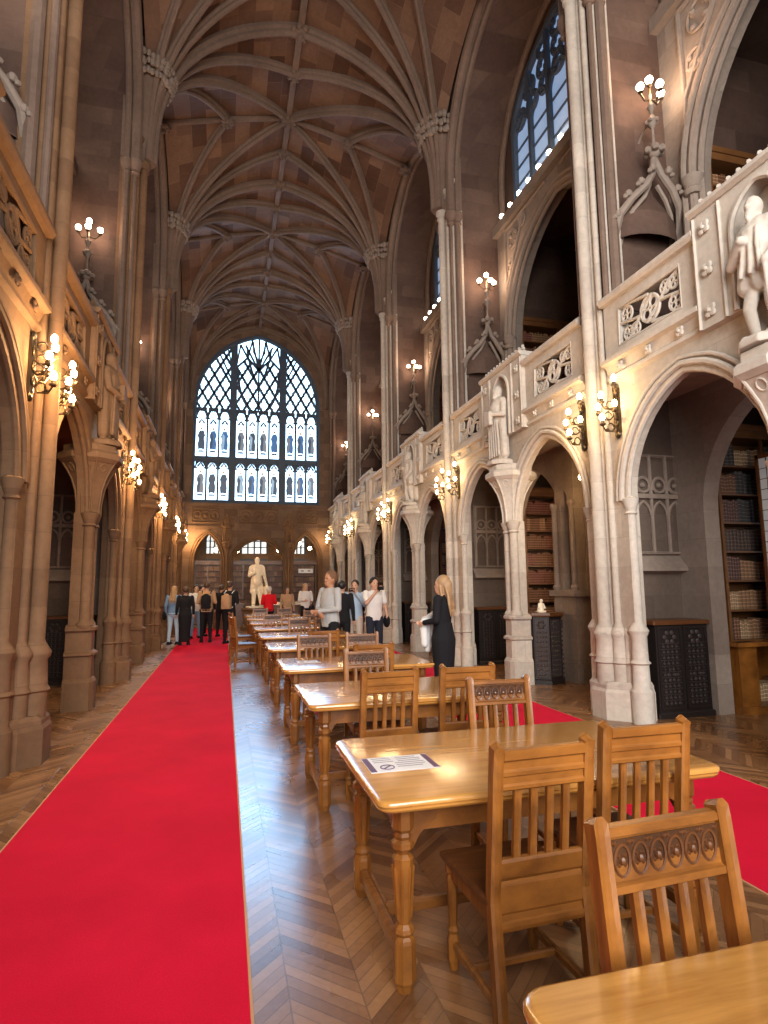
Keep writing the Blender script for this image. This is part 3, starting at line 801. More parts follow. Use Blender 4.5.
# sweeping curved members in the centre head
cxm = (x0+x1)/2
for sg in (-1, 1):
    C = [(cxm+sg*(.02+.92*sin(t)), YG, 9.65+2.2*(1-cos(t))*.9) for t in [pi/2*k/8 for k in range(9)]]
    m.tube(C, .06, 6)
    m.tube([(cxm, YG, 10.9), (cxm+sg*.3, YG, 11.6), (cxm+sg*.5, YG, 12.3), (cxm+sg*.55, YG, 12.8)], .055, 6)
    m.tube([(cxm, YG, 12.1), (cxm+sg*.25, YG, 12.6), (cxm+sg*.28, YG, 13.1)], .045, 6)
m.tube([(cxm, YG, 9.7), (cxm, YG, 13.3)], .045, 6)
for sg in (-1, 1):
    for (xa, za, xb, zb) in ((.0,11.7,.35,13.3),(.0,11.7,.62,12.9),(.52,12.3,.3,13.2),(.52,12.3,.85,12.9),(.0,11.7,.52,12.3),(.52,12.3,1.0,11.8),(.85,12.9,1.02,11.9)):
        clipbar(m, cxm+sg*xa, za, cxm+sg*xb, zb, .075)
for (xs_, sg) in ((sections[0][1], -1), (sections[2][0], 1)):
    clipbar(m, xs_, 11.2, xs_+sg*.55, 12.4, .07); clipbar(m, xs_, 11.9, xs_+sg*.25, 12.9, .06)
m.build('window_tracery', LEAD, win, smooth=False)
random.seed(3)
for (cx, z0, wl) in figs:                 # glass figures, one per light
    k = random.choice([0,1,1,5,4,1,5,0,1,4,2]); k2 = random.choice([0,1,5,4,1]); k3 = (k+2) % 6; yy = YEND+.245
    p = MB(); h = 1.25; z0 -= .12
    p.prism([(cx-.13,z0+.1),(cx-.02,z0+.14),(cx+.14,z0+.1),(cx+.16,z0+h*.3),(cx+.12,z0+h*.5),(cx+.17,z0+h*.62),(cx+.09,z0+h*.8),(cx-.08,z0+h*.78),(cx-.17,z0+h*.6),(cx-.11,z0+h*.45),(cx-.16,z0+h*.3)], mpy, yy, yy+.01)
    r = p.build('glass_figure', STAIN[k], win, smooth=False)
    q = MB(); q.prism([(cx-.13,z0+.25),(cx-.03,z0+.12),(cx+.02,z0+h*.6),(cx-.09,z0+h*.72)], mpy, yy-.012, yy-.002); q.build('glass_cloak', STAIN[k2], r, smooth=False)
    q = MB(); q.prism([(cx+.05*cos(a*pi/4), z0+h*.86+.07*sin(a*pi/4)) for a in range(8)], mpy, yy-.012, yy-.002); q.build('glass_head', STAIN[3], r, smooth=False)
    q = MB(); q.prism([(cx-.14,z0-.02),(cx+.14,z0-.02),(cx+.11,z0+.07),(cx-.11,z0+.07)], mpy, yy-.012, yy-.002)
    q.prism([(cx-.15,z0+h*1.02),(cx-.05,z0+h*1.06),(cx,z0+h*1.16),(cx+.05,z0+h*1.06),(cx+.15,z0+h*1.02),(cx+.15,z0+h*1.1),(cx,z0+h*1.24),(cx-.15,z0+h*1.1)], mpy, yy-.012, yy-.002)
    q.build('glass_canopy', STAIN[5 if k3 > 2 else 1], r, smooth=False)
# windows seen through the end arches
for i, (xa, xb) in enumerate(((-.95,-.15),(.75,2.0),(3.1,3.9))):
    o = MB().prism([(xa,3.3)]+arch_curve(xa,xb,3.8,4.4,8)+[(xb,3.3)], mpy, YEND+3.16, YEND+3.18).build('window_%d' % (wn+i), GLASSE, smooth=False); o['kind'] = 'structure'
    m = MB()
    for k in range(5): x = xa+(xb-xa)*k/4; m.box(x-.035,x+.035,YEND+3.1,YEND+3.15,3.3,4.3)
    for z in (3.6,3.9): m.box(xa,xb,YEND+3.1,YEND+3.15,z-.02,z+.02)
    m.box(xa-.05,xb+.05,YEND+3.08,YEND+3.16,2.9,3.02); m.build('window_mullions', LEAD, o, smooth=False)
exec_part2 = True

# ------------------------------------------------------------------ wall sconces
def build_sconce(arms):
    """local: plate on plane x=0, lamp reaches to -x; z=0 plate centre"""
    t = thing('wall_sconce', 'x', 'lamp')
    m = MB(); m.box(-.03,0,-.05,.05,-.28,.28)
    for z in (-.3,.3): m.sphere((-.02,0,z),.05,8,6,(.6,1,1))
    for z in (-.15,0,.15): m.tube([(-.04,.035*cos(a*pi/5),z+.05*sin(a*pi/5)) for a in range(10)],.009,5,True)
    m.box(-.05,-.03,-.015,.015,-.26,.26); m.build('wall_plate', IRON, t)
    for (y, z, r) in arms:
        m = MB(); m.tube([(-.03,y*.1,z*.8-.03),(-r*.4,y*.45,z-.1),(-r*.8,y*.85,z-.1),(-r,y,z-.03)],.011,6)
        m.tube([(-r*.5+.05*cos(a*pi/5)*.9,y*.5,z-.05+.05*sin(a*pi/5)) for a in range(9)],.008,5)
        m.lathe([(.012,-.04),(.035,-.025),(.04,-.01),(.022,0),(.02,.03),(.0,.032)],(-r,y,z),8)
        m.sphere((-r*.72,y*.7,z-.08),.022,6,4); a = m.build('arm', IRON, t)
        m = MB(); m.lathe([(.004,.02),(.022,.035),(.034,.065),(.030,.095),(.012,.118),(.002,.122)],(-r,y,z),10)
        m.build('bulb', BULB, a)
    return t
sc_proto = build_sconce([(-.16,.28,.16),(.02,.12,.22),(-.12,-.02,.14),(.12,.0,.2),(.02,-.16,.22)])
sc_proto['group'] = 'wall sconces'
sc_used = [False]
def lamp(loc, e, r=.08, col=(1,.62,.28), parent=None):
    d = bpy.data.lights.new('sconce_light', 'POINT'); d.energy = e; d.color = col; d.shadow_soft_size = r
    o = bpy.data.objects.new('sconce_light', d); COL.objects.link(o); o.location = loc; return o
for s, f in SIDES:
    for i, y in enumerate(YC[1:]+[YC[-1]+L-.1]):
        if i == 0: continue
        for j, (sg, wh) in enumerate(((-1, 'near'), (1, 'far'))):
            if i == 5 and sg == 1: continue
            x, yy, z = f((XW-.0, y+sg*.36, 3.72))
            if i == 5: yy -= .1
            place(sc_proto, sc_used, (x, yy, z), 0 if s == 'right' else pi, 'bronze lamp cluster on the %s side of the %s pier of the %s wall' % (wh, ORD[i-1], s), 'bronze wall lamp clusters on the %s wall' % s)
            lx, ly, lz = f((XW-.38, y+sg*.42, 3.72))
            lamp((lx, ly, lz), 20 if s == 'right' else 85)

# gallery candelabra over ogee canopies on the cross walls
def build_canopy():
    t = thing('ogee_canopy', 'x', 'canopy')
    m = MB()
    for sg in (-1, 1):
        pts = [(sg*.50,-.03,.0),(sg*.47,-.12,.25),(sg*.36,-.24,.42),(sg*.20,-.32,.58),(sg*.07,-.30,.78),(0,-.26,1.05)]
        m.tube(pts,[.055,.055,.05,.05,.045,.04],8)
        m.tube([(p[0]*.8,p[1]*.8+.02,p[2]-.1) for p in pts[:5]],.03,6)
    m.build('ogee_arch', S_MIDC, t)
    m = MB(); rings = []
    for z, r in ((-.05,.46),(.25,.43),(.42,.33),(.58,.2),(.8,.08)):
        rings.append([(r*cos(a), -.02-.55*r*abs(sin(a)), z) for a in [-pi*k/10 for k in range(11)]])
    m.loft(rings, cap=False, closed=False); m.build('hood', S_DARK, t)
    for sg in (-1, 1):
        for (x,y,z) in ((.5,-.1,.2),(.42,-.22,.42),(.28,-.3,.56),(.12,-.34,.75)):
            m = MB(); m.sphere((sg*x,y-.03,z+.05),.05,7,5); m.sphere((sg*(x+.05),y-.03,z+.0),.035,6,4); m.build('crocket', S_MIDC, t)
    m = MB()
    m.sphere((0,-.28,1.1),.08,8,6)
    for k in range(6): m.sphere((.1*cos(k*pi/3),-.28+.1*sin(k*pi/3),1.12),.05,6,4)
    m.build('finial', S_MIDC, t)
    m = MB(); m.box(-.42,.42,-.015,.0,-1.0,.2); m.tube([(-.44,-.03,-1),(-.44,-.03,.0)],.04,6); m.tube([(.44,-.03,-1),(.44,-.03,.0)],.04,6); m.build('niche_back', S_DARK, t)
    return t
def build_cand():
    t = thing('gallery_candelabrum', 'x', 'lamp')
    m = MB(); m.lathe([(.03,0),(.05,.04),(.02,.1),(.018,.3),(.06,.36),(.07,.42),(.02,.5),(.03,.55),(.055,.62),(.02,.7),(.02,.8)],(0,-.28,0),10)
    for k in range(5): m.sphere((.06*cos(k*1.256),-.28+.06*sin(k*1.256),.4),.035,6,4)
    m.tube([(0,-.28,.45),(0,-.1,.4),(0,0,.3)],.014,6); m.build('stem', S_MIDC, t)
    for x, y, z in ((0,-.28,.98),(-.17,-.3,.82),(.19,-.26,.84),(.02,-.44,.78)):
        m = MB(); m.tube([(0,-.28,.72),(x*.6,-.28+(y+.28)*.6,z-.14),(x,y,z-.05)],.012,6); m.lathe([(.01,-.06),(.035,-.04),(.02,-.01),(.018,.0)],(x,y,z),8); a = m.build('arm', IRON, t)
        MB().sphere((x,y,z+.045),.05,12,8).build('bulb', BULBC, a)
    return t
can = build_canopy(); cand = build_cand(); cu = [False]; du = [False]
for s, f in SIDES:
    for i, y in enumerate(YC[2:]+[YC[-1]+L]):
        x, yy, z = f((5.36, y-.2, 6.15))
        place(can, cu, (x, yy, z), 0, 'carved ogee stone canopy on the %s cross wall of the %s gallery' % (ORD[i], s), 'ogee canopies in the galleries')
        place(cand, du, (x, yy, z+1.15), 0, 'small gallery candelabrum above the %s ogee canopy on the %s' % (ORD[i], s), 'gallery candelabra')
        lamp((x, yy-.45, z+2.05), 26, .07, (1,.62,.38))
# strings of small round lamps on the gallery cornice
for s, f in SIDES:
    for i, (a, b) in enumerate(zip(YC[1:], YC[2:]+[YC[-1]+L])):
        ox, oy, oz = f((5.74, (a+b)/2, 9.6))
        t = thing('cornice_lamp_row', 'row of round lamps on the cornice above the %s bay, %s wall' % (ORD[i], s), 'lamp', (ox, oy, oz), group='lamp rows on the cornices')
        MB().tube([(0,-2.1,.02),(0,2.1,.02)],.015,5).build('cable', IRON, t)
        bm_ = MB().sphere((0,0,.1),.055,10,6).build('bulb', BULBC, t); bm_.location = (0,-2.0,0)
        m_ = 11
        for k in range(1, m_):
            c = bm_.copy(); COL.objects.link(c); c.location = (0,-2.0+4.0*k/(m_-1),0)
        lamp((ox, oy, oz+.25), 9, .3, (1,.7,.45))

# ------------------------------------------------------------------ carved black cabinets
def build_cabinet(w, d, h):
    t = thing('carved_cabinet', 'x', 'cabinet')
    m = MB(); m.box(-w/2,w/2,-d/2,d/2,.06,h-.05); m.build('body', BLACK, t, smooth=False)
    m = MB(); m.bbox(-w/2-.03,w/2+.03,-d/2-.03,d/2+.03,0,.07,.015); m.build('base', BLACK, t, smooth=False)
    m = MB(); m.bbox(-w/2-.035,w/2+.035,-d/2-.035,d/2+.035,h-.05,h,.015); m.build('top', OAKD, t, smooth=False)
    for sg in (-1, 1):
        m = MB(); x0, x1 = (-w/2+.02, -.012) if sg < 0 else (.012, w/2-.02); y = -d/2
        m.box(x0,x1,y-.018,y,.1,.14); m.box(x0,x1,y-.018,y,h-.1,h-.07); m.box(x0,x0+.03,y-.018,y,.1,h-.07); m.box(x1-.03,x1,y-.018,y,.1,h-.07); m.box(x0,x1,y-.018,y,h*.5-.012,h*.5+.012)
        dr = m.build('door', BLACK, t, smooth=False)
        m = MB(); n = 4
        for r in range(11):
            z = .17+r*(h-.45)/10.5
            for k in range(n):
                x = x0+.05+(x1-x0-.1)*(k+.5)/n
                m.sphere((x,y-.008,z),.021,6,4,(1,.7,.8)); m.box(x-.004,x+.004,y-.012,y,z,z+.04)
            m.box(x0+.03,x1-.03,y-.012,y,z+.035,z+.042)
        cx = (x0+x1)/2
        for q in range(6):
            m.sphere((cx+.07*cos(q*pi/3),y-.01,h-.2+.06*sin(q*pi/3)),.03,6,4,(1,.6,1))
            m.sphere((cx+.05*cos(q*pi/3),y-.014,h*.44+.07*sin(q*pi/3)),.02,6,4,(1,.6,1))
        m.build('fretwork', BLACK2, dr)  # solid carved door panel, beads and bars raised in relief
    return t
cabs = build_cabinet(.76,.42,1.15); cabu = [False]
for s, f in SIDES:
    for i, y in enumerate(YC[2:]+[YC[-1]+L]):
        if s == 'left' and i > 3: continue
        x, yy, z = f((5.41, y-.075, 0))
        place(cabs, cabu, (x, yy, 0), 0, 'black carved two-door cabinet against the %s cross wall, %s aisle' % (ORD[i], s), 'carved black cabinets in the aisles')
def oct_cabinet():
    t = thing('octagonal_cabinet', 'black octagonal cabinet with white figurine on top, left of the nearest right pier', 'cabinet', (5.17, 9.06, 0), radians(12))
    R = .33; MB().lathe([(R+.03,0),(R+.03,.07),(R,.08),(R,1.08)],(0,0,0),8,pi/8).build('body', BLACK, t, smooth=False)
    MB().lathe([(R+.04,1.08),(R+.05,1.1),(R+.04,1.14)],(0,0,0),8,pi/8).build('top', OAKD, t, smooth=False)
    for k in range(8):
        a = k*pi/4; m = MB(); ap = R*cos(pi/8)
        u = Vector((-sin(a), cos(a), 0)); n_ = Vector((cos(a), sin(a), 0))
        for r in range(10):
            z = .15+r*.075
            for q in (-.07,-.023,.023,.07): p = n_*(ap+.002)+u*q; m.sphere((p.x,p.y,z),.018,6,4)
        P_ = [n_*(ap-.004+dd)+u*uu for dd, uu in ((0,-.1),(0,.1),(.008,.1),(.008,-.1))]
        m.loft([[(q_.x,q_.y,z_) for q_ in P_] for z_ in (.12,1.03)])
        for q in range(6):
            p = n_*(ap+.004)+u*(.05*cos(q*pi/3)); m.sphere((p.x,p.y,.95+.05*sin(q*pi/3)),.026,6,4)
        m.build('fretwork', BLACK2, t)  # carved relief panel on each face, beads over a backing plate
oct_cabinet()
m = MB(); m.cap((0,0,.03),(0,0,.13),.05,.035); m.sphere((0,-.01,.19),.032,10,8); m.cap((.04,0,.14),(.06,-.03,.07),.016,.014); m.cap((-.04,0,.14),(-.06,-.03,.07),.016,.014); m.cap((0,0,.1),(.0,.02,.05),.05,.06); m.box(-.07,.07,-.05,.05,0,.025)
o = remesh(m.build('figurine', MARBLE), .008); o.location = (5.13, 9.0, 1.14); tag(o, 'small white figurine standing on the octagonal black cabinet', 'figurine')

# ------------------------------------------------------------------ bookcases and their books
book_protos = []
for k in range(9):
    h = [.30,.27,.33,.25,.31,.29,.34,.24,.28][k]; w_ = [.045,.06,.04,.035,.055,.05,.065,.04,.03][k]; d = .2
    m = MB(); n = 6
    sec = [(w_/2*cos(pi+pi*j/n)+0, -d/2-.012*sin(pi*j/n)) for j in range(n+1)]+[(w_/2,d/2),(-w_/2,d/2)]
    m.loft([[(x, y, z) for x, y in sec] for z in (0, h)])
    for z in (.15,.4,.65,.88): m.box(-w_/2*.8,w_/2*.8,-d/2-.014,-d/2,h*z-.004,h*z+.004)
    o = m.build('book', BOOKS[k], smooth=False); tag(o, 'x', 'book'); book_protos.append((o, w_, [False]))
COLN = ['brown','tan','dark brown','buff','blackish brown','oxblood','black','cream','olive']
def bookcase(loc, rz, w, h, shelves, label, books='things', group='', case_label='', base_h=.85, zstart=None, door=False):
    """front faces local -y"""
    t = thing('bookcase', label, 'bookcase', loc, rz, 'glazed bookcases')
    d = .38
    m = MB(); m.box(-w/2,w/2,d/2-.02,d/2,0,h); m.box(-w/2,-w/2+.04,-d/2,d/2,base_h,h); m.box(w/2-.04,w/2,-d/2,d/2,base_h,h); m.box(-w/2-.05,w/2+.05,-d/2-.05,d/2,h,h+.08); m.box(-w/2-.03,w/2+.03,-d/2-.03,d/2,h-.1,h)
    m.build('carcass', WALNUT, t, smooth=False)
    m = MB(); m.box(-w/2-.04,w/2+.04,-d/2-.14,d/2,0,.09); m.box(-w/2,-w/2+.28,-d/2-.1,d/2,.09,base_h); m.box(w/2-.28,w/2,-d/2-.1,d/2,.09,base_h); m.box(-w/2,w/2,d/2-.06,d/2-.02,.09,base_h); m.box(-w/2-.05,w/2+.05,-d/2-.16,d/2,base_h-.05,base_h)
    m.build('base', OAK if door else WALNUT, t, smooth=False)
    zs = [.1]+[base_h+(h-.12-base_h)*k/shelves for k in range(shelves)]
    for z in zs[1:]:
        MB().box(-w/2+.04,w/2-.04,-d/2+.01,d/2-.02,z,z+.022).build('shelf', WALNUT, t, smooth=False)
    MB().box(-.02,.02,-d/2-.01,-d/2+.02,base_h,h-.05).build('mullion', OAKD, t, smooth=False)
    M_ = Matrix.Translation(loc) @ Matrix.Rotation(rz, 4, 'Z')
    if books == 'stuff':
        mb = [MB() for _ in range(3)]
    for si, z in enumerate(zs):
        if books == 'none': break
        xa, xb = (-w/2+.06, w/2-.06) if si else (-w/2+.3, w/2-.3)
        x = xa; gap = (h-.12-base_h)/shelves
        cnt = 0; kk = random.randrange(9)
        while x < xb-.03:
            if random.random() < .25: kk = random.randrange(9)
            o, bw, us = book_protos[kk]; sc = min(1., (gap-.05)/.34)*(1 if si else 1)
            if x+bw > xb: break
            if books == 'things':
                c = place(o, us, M_ @ Vector((x+bw/2, .02, z+.0225 if si else .0905)), rz, '%s leather book on shelf %s of the %s' % (COLN[kk], ['at the very bottom','one above the base','two above the base','three above the base','four above the base','five above the base','six above the base','seven above the base'][si], case_label), 'leather-bound books in the %s' % case_label)
                c.scale = (1,1,sc*(.9+.1*random.random()))
            else:
                hh = (.24+.08*random.random())*sc
                mb[kk % 3].box(x+.002, x+bw-.002, -.09, .1, z+.0225, z+.0225+hh)
            x += bw+.002
            cnt += 1
    if books == 'stuff':
        for q in range(3):
            o = mb[q].build('book_rows', BOOKS[(1,0,5)[q]], None, smooth=False); o.location = loc; o.rotation_euler = (0,0,rz); tag(o, '%s book rows filling the %s' % (('tan','brown','oxblood')[q], case_label), 'books', kind='stuff')
    return t
# near right bookcase (faces the camera, past the second arch)
random.seed(11)
bookcase((6.9, 6.36, 0), 0, 1.5, 3.6, 7, 'tall oak bookcase seen at the right edge through the nearest right arches', 'things', case_label='right-edge bookcase', base_h=.86, door=True)
d = thing('glazed_door', 'open leaded glass bookcase door with pale panes at the right edge', 'door', (6.5, 5.55, 0))
m = MB(); m.box(-.02,.02,-.35,-.31,1.0,3.2); m.box(-.02,.02,.31,.35,1.0,3.2); m.box(-.02,.02,-.35,.35,1.0,1.05); m.box(-.02,.02,-.35,.35,3.15,3.2); m.box(-.02,.02,-.03,.03,.0,1.0); m.build('door_frame', OAKD, d, smooth=False)
MB().box(-.004,.004,-.31,.31,1.05,3.15).build('leaded_glass', PANE, d, smooth=False)
m = MB()
for k in range(1,6): m.box(-.008,.008,-.31+.62*k/6-.004,-.31+.62*k/6+.004,1.05,3.15)
for k in range(1,16): m.box(-.008,.008,-.31,.31,1.05+2.1*k/16-.004,1.05+2.1*k/16+.004)
m.build('lead_lattice', IRON, d, smooth=False)
DOORX = d
bookcase((6.9, 11.52, 0), 0, 1.5, 3.6, 7, 'tall bookcase with lamps seen through the arch left of the nearest right pier', 'stuff', case_label='second alcove bookcase')
for k, y in enumerate(YC[4:]+[YC[-1]+L]):
    bookcase((6.9, y-.09, 0), 0, 1.5, 3.4, 7, 'dark bookcase in the %s alcove along the right aisle' % ORD[k+2], 'stuff', case_label='%s right alcove bookcase' % ORD[k+2])
for k, y in enumerate(YC[2:]):
    bookcase((-4.1, y-.09, 0), 0, 1.5, 3.4, 7, 'dark bookcase in the %s alcove along the left aisle' % ORD[k], 'stuff', case_label='%s left alcove bookcase' % ORD[k])
# gallery shelving glimpsed through the upper arches
for k, y in enumerate(YC[2:]):
    bookcase((7.0, y-.42, 4.3), 0, 1.8, 3.0, 6, 'dark gallery bookcase behind the %s upper arch on the right' % ORD[k], 'stuff', case_label='%s upper right gallery bookcase' % ORD[k])
# end wall bookcases behind the arches
for k, x in enumerate((-.77, .78, 2.08, 3.55)):
    bookcase((x, YEND+.85, 0), 0, 1.15, 2.75, 7, ['bookcase behind the left arch of the end wall','bookcase behind the left half of the middle end arch','bookcase behind the right half of the middle end arch','bookcase behind the right arch of the end wall'][k], 'stuff', case_label=['left end-arch bookcase','middle-left end-arch bookcase','middle-right end-arch bookcase','right end-arch bookcase'][k])
o = MB().box(-.34,.34,-.015,.0,0,.2).build('wall_sign', PAPER, smooth=False); o.location = (3.62, YEND+.55, 2.25); tag(o, 'small white rectangular sign on the bookcase in the right end arch', 'sign')
for x in (-.15,.15): MB().box(x-.06,x+.06,-.018,-.015,.07,.13).build('sign_mark', INKG, o, smooth=False)
for k, (x, z) in enumerate(((-.45,3.35),(.5,3.3),(2.4,3.35),(3.9,3.45),(3.4,3.7))):
    t = thing('hanging_lamp', 'warm hanging lamp glowing inside the end wall arches, number %s from the left' % ORD[k].replace('nearest','first'), 'lamp', (x, YEND+1.2, z))
    MB().sphere((0,0,0),.09,10,8).build('bulb', BULB, t); MB().tube([(0,0,.08),(0,0,5.0-z)],.012,5).build('cord', IRON, t)
    if k % 2 == 0: lamp((x, YEND+1.2, z-.15), 18)
# aisle lamps inside the second right bay
for k, (x, y, z) in enumerate(((5.3,7.9,3.25),(6.3,10.3,2.9),(6.75,10.5,2.15))):
    t = thing('hanging_lamp', ['warm bare lamp hanging inside the arch left of the nearest right pier','smaller warm lamp deeper in the second right alcove','lowest warm lamp before the second alcove bookcase'][k], 'lamp', (x, y, z))
    MB().sphere((0,0,0),.05,10,8).build('bulb', BULB, t); MB().tube([(0,0,.045),(0,0,4.1-z)],.01,5).build('cord', IRON, t)
    lamp((x, y, z-.12), (22,14,6)[k])

# ------------------------------------------------------------------ tables
def build_table():
    t = thing('library_table', 'x', 'table'); W, D, H = 1.65, 1.02, .76
    def rr(w, d, r, n=5):
        P = []
        for cx, cy, a0 in ((w/2-r,d/2-r,0),(-w/2+r,d/2-r,90),(-w/2+r,-d/2+r,180),(w/2-r,-d/2+r,270)):
            for k in range(n+1): a = radians(a0+90*k/n); P.append((cx+r*cos(a), cy+r*sin(a)))
        return P
    m = MB(); m.loft([[(x, y, z) for x, y in rr(W-e, D-e, .06)] for e, z in ((.05,H-.05),(.02,H-.046),(.01,H-.036),(.03,H-.03),(.0,H-.022),(.0,H-.010),(.014,H-.002),(.03,H))])
    m.build('table_top', OAKTOP, t, ang=50)
    m = MB(); a, b = W/2-.13, D/2-.13
    for y in (-b, b): m.box(-a,a,y-.014,y+.014,H-.16,H-.05)
    for x in (-a, a): m.box(x-.014,x+.014,-b,b,H-.16,H-.05)
    for sx in (-1,1):
        for sy in (-1,1):      # curved brackets
            m.prism([(0,H-.05),(.16,H-.05),(.14,H-.12),(.07,H-.17),(.04,H-.22),(0,H-.24)], lambda u,z,w,sx=sx,sy=sy:(sx*(a-u),sy*(b)+w,z), -.02,.02)
    m.build('apron', OAK, t, smooth=False)
    prof = [(.034,.0),(.040,.025),(.047,.04),(.047,.18),(.043,.195),(.034,.205),(.044,.22),(.040,.235),(.027,.25),(.030,.26),(.044,.485),(.046,.50),(.030,.515),(.034,.525),(.048,.54),(.048,.56),(.034,.572),(.040,.585),(.036,.60),(.048,.615),(.048,H-.05)]
    for sx in (-1,1):
        for sy in (-1,1):
            m = MB(); m.lathe(prof, (sx*a, sy*b, 0), 8, pi/8)
            for k in range(8):   # flutes
                q = k*pi/4+pi/8; m.tube([(sx*a+.029*cos(q), sy*b+.029*sin(q), .27),(sx*a+.042*cos(q), sy*b+.042*sin(q), .47)], .006, 5)
            lg = m.build('leg', OAK, t, smooth=False)
            MB().lathe([(.022,0),(.03,.008),(.03,.022),(.02,.03)], (sx*a, sy*b, -.0), 10).build('foot_cap', IRON, lg)
    for sx in (-1,1):
        m = MB(); m.bbox(sx*a-.022,sx*a+.022,-b+.03,b-.03,.09,.145,.01); m.build('stretcher', OAK, t, smooth=False)
    m = MB(); m.bbox(-a+.02,a-.02,-.022,.022,.095,.14,.01); m.build('stretcher', OAK, t, smooth=False)
    return t
TY = [.74, 2.865, 4.855, 6.76, 8.9, 10.95, 12.95, 14.95, 16.9, 18.9]
tp = build_table(); tu = [False]
TL = ['oak table cut off at the bottom right corner','front full oak library table with a printed notice on its left end','oak table directly behind the front one','third oak table back, where a paper lies on its glossy blue top','oak table just before the man in the grey sweater','oak table behind the man in the grey sweater','sixth oak table back from the front','seventh oak table back from the front','eighth oak table back from the front','farthest oak table before the marble statue']
for y, lb in zip(TY, TL): place(tp, tu, (1.425, y-.01, 0), 0, lb, 'oak reading tables down the nave')
# notices
def notice(x, y, rz, label, sc=1.):
    o = MB().bbox(-.145,.145,-.1,.1,0,.002,.0005).build('printed_notice', PAPER, smooth=False); o.location = (x, y, .7605); o.rotation_euler = (0,0,rz); o.scale = (sc,sc,1)
    tag(o, label, 'notice')
    for x0, x1 in ((-.143,-.118),(.118,.143)): MB().box(x0,x1,-.095,.095,.0021,.0026).build('purple_band', INK, o, smooth=False)
    m = MB()
    for r in range(6):
        for (xa, xb) in ((-.02,.105),) if r > 2 else ((-.105,-.015),(.0,.105)):
            xe = xb-.02*random.random(); m.box(xa,xe,.075-r*.025,.083-r*.025,.0021,.0025)
    m.build('print_lines', INKG, o, smooth=False)
    m = MB(); m.tube([(-.065+.028*cos(a*pi/9), -.045+.028*sin(a*pi/9), .0024) for a in range(18)], .003, 4, True); m.tube([(-.085,-.065,.0024),(-.045,-.025,.0024)],.003,4)
    m.build('prohibition_symbol', INK, o, smooth=False)
notice(.825, 2.83, radians(0), 'laminated notice with purple ends on the front table', 1.15)
notice(.92, 6.86, radians(0), 'laminated notice lying on the third table back')

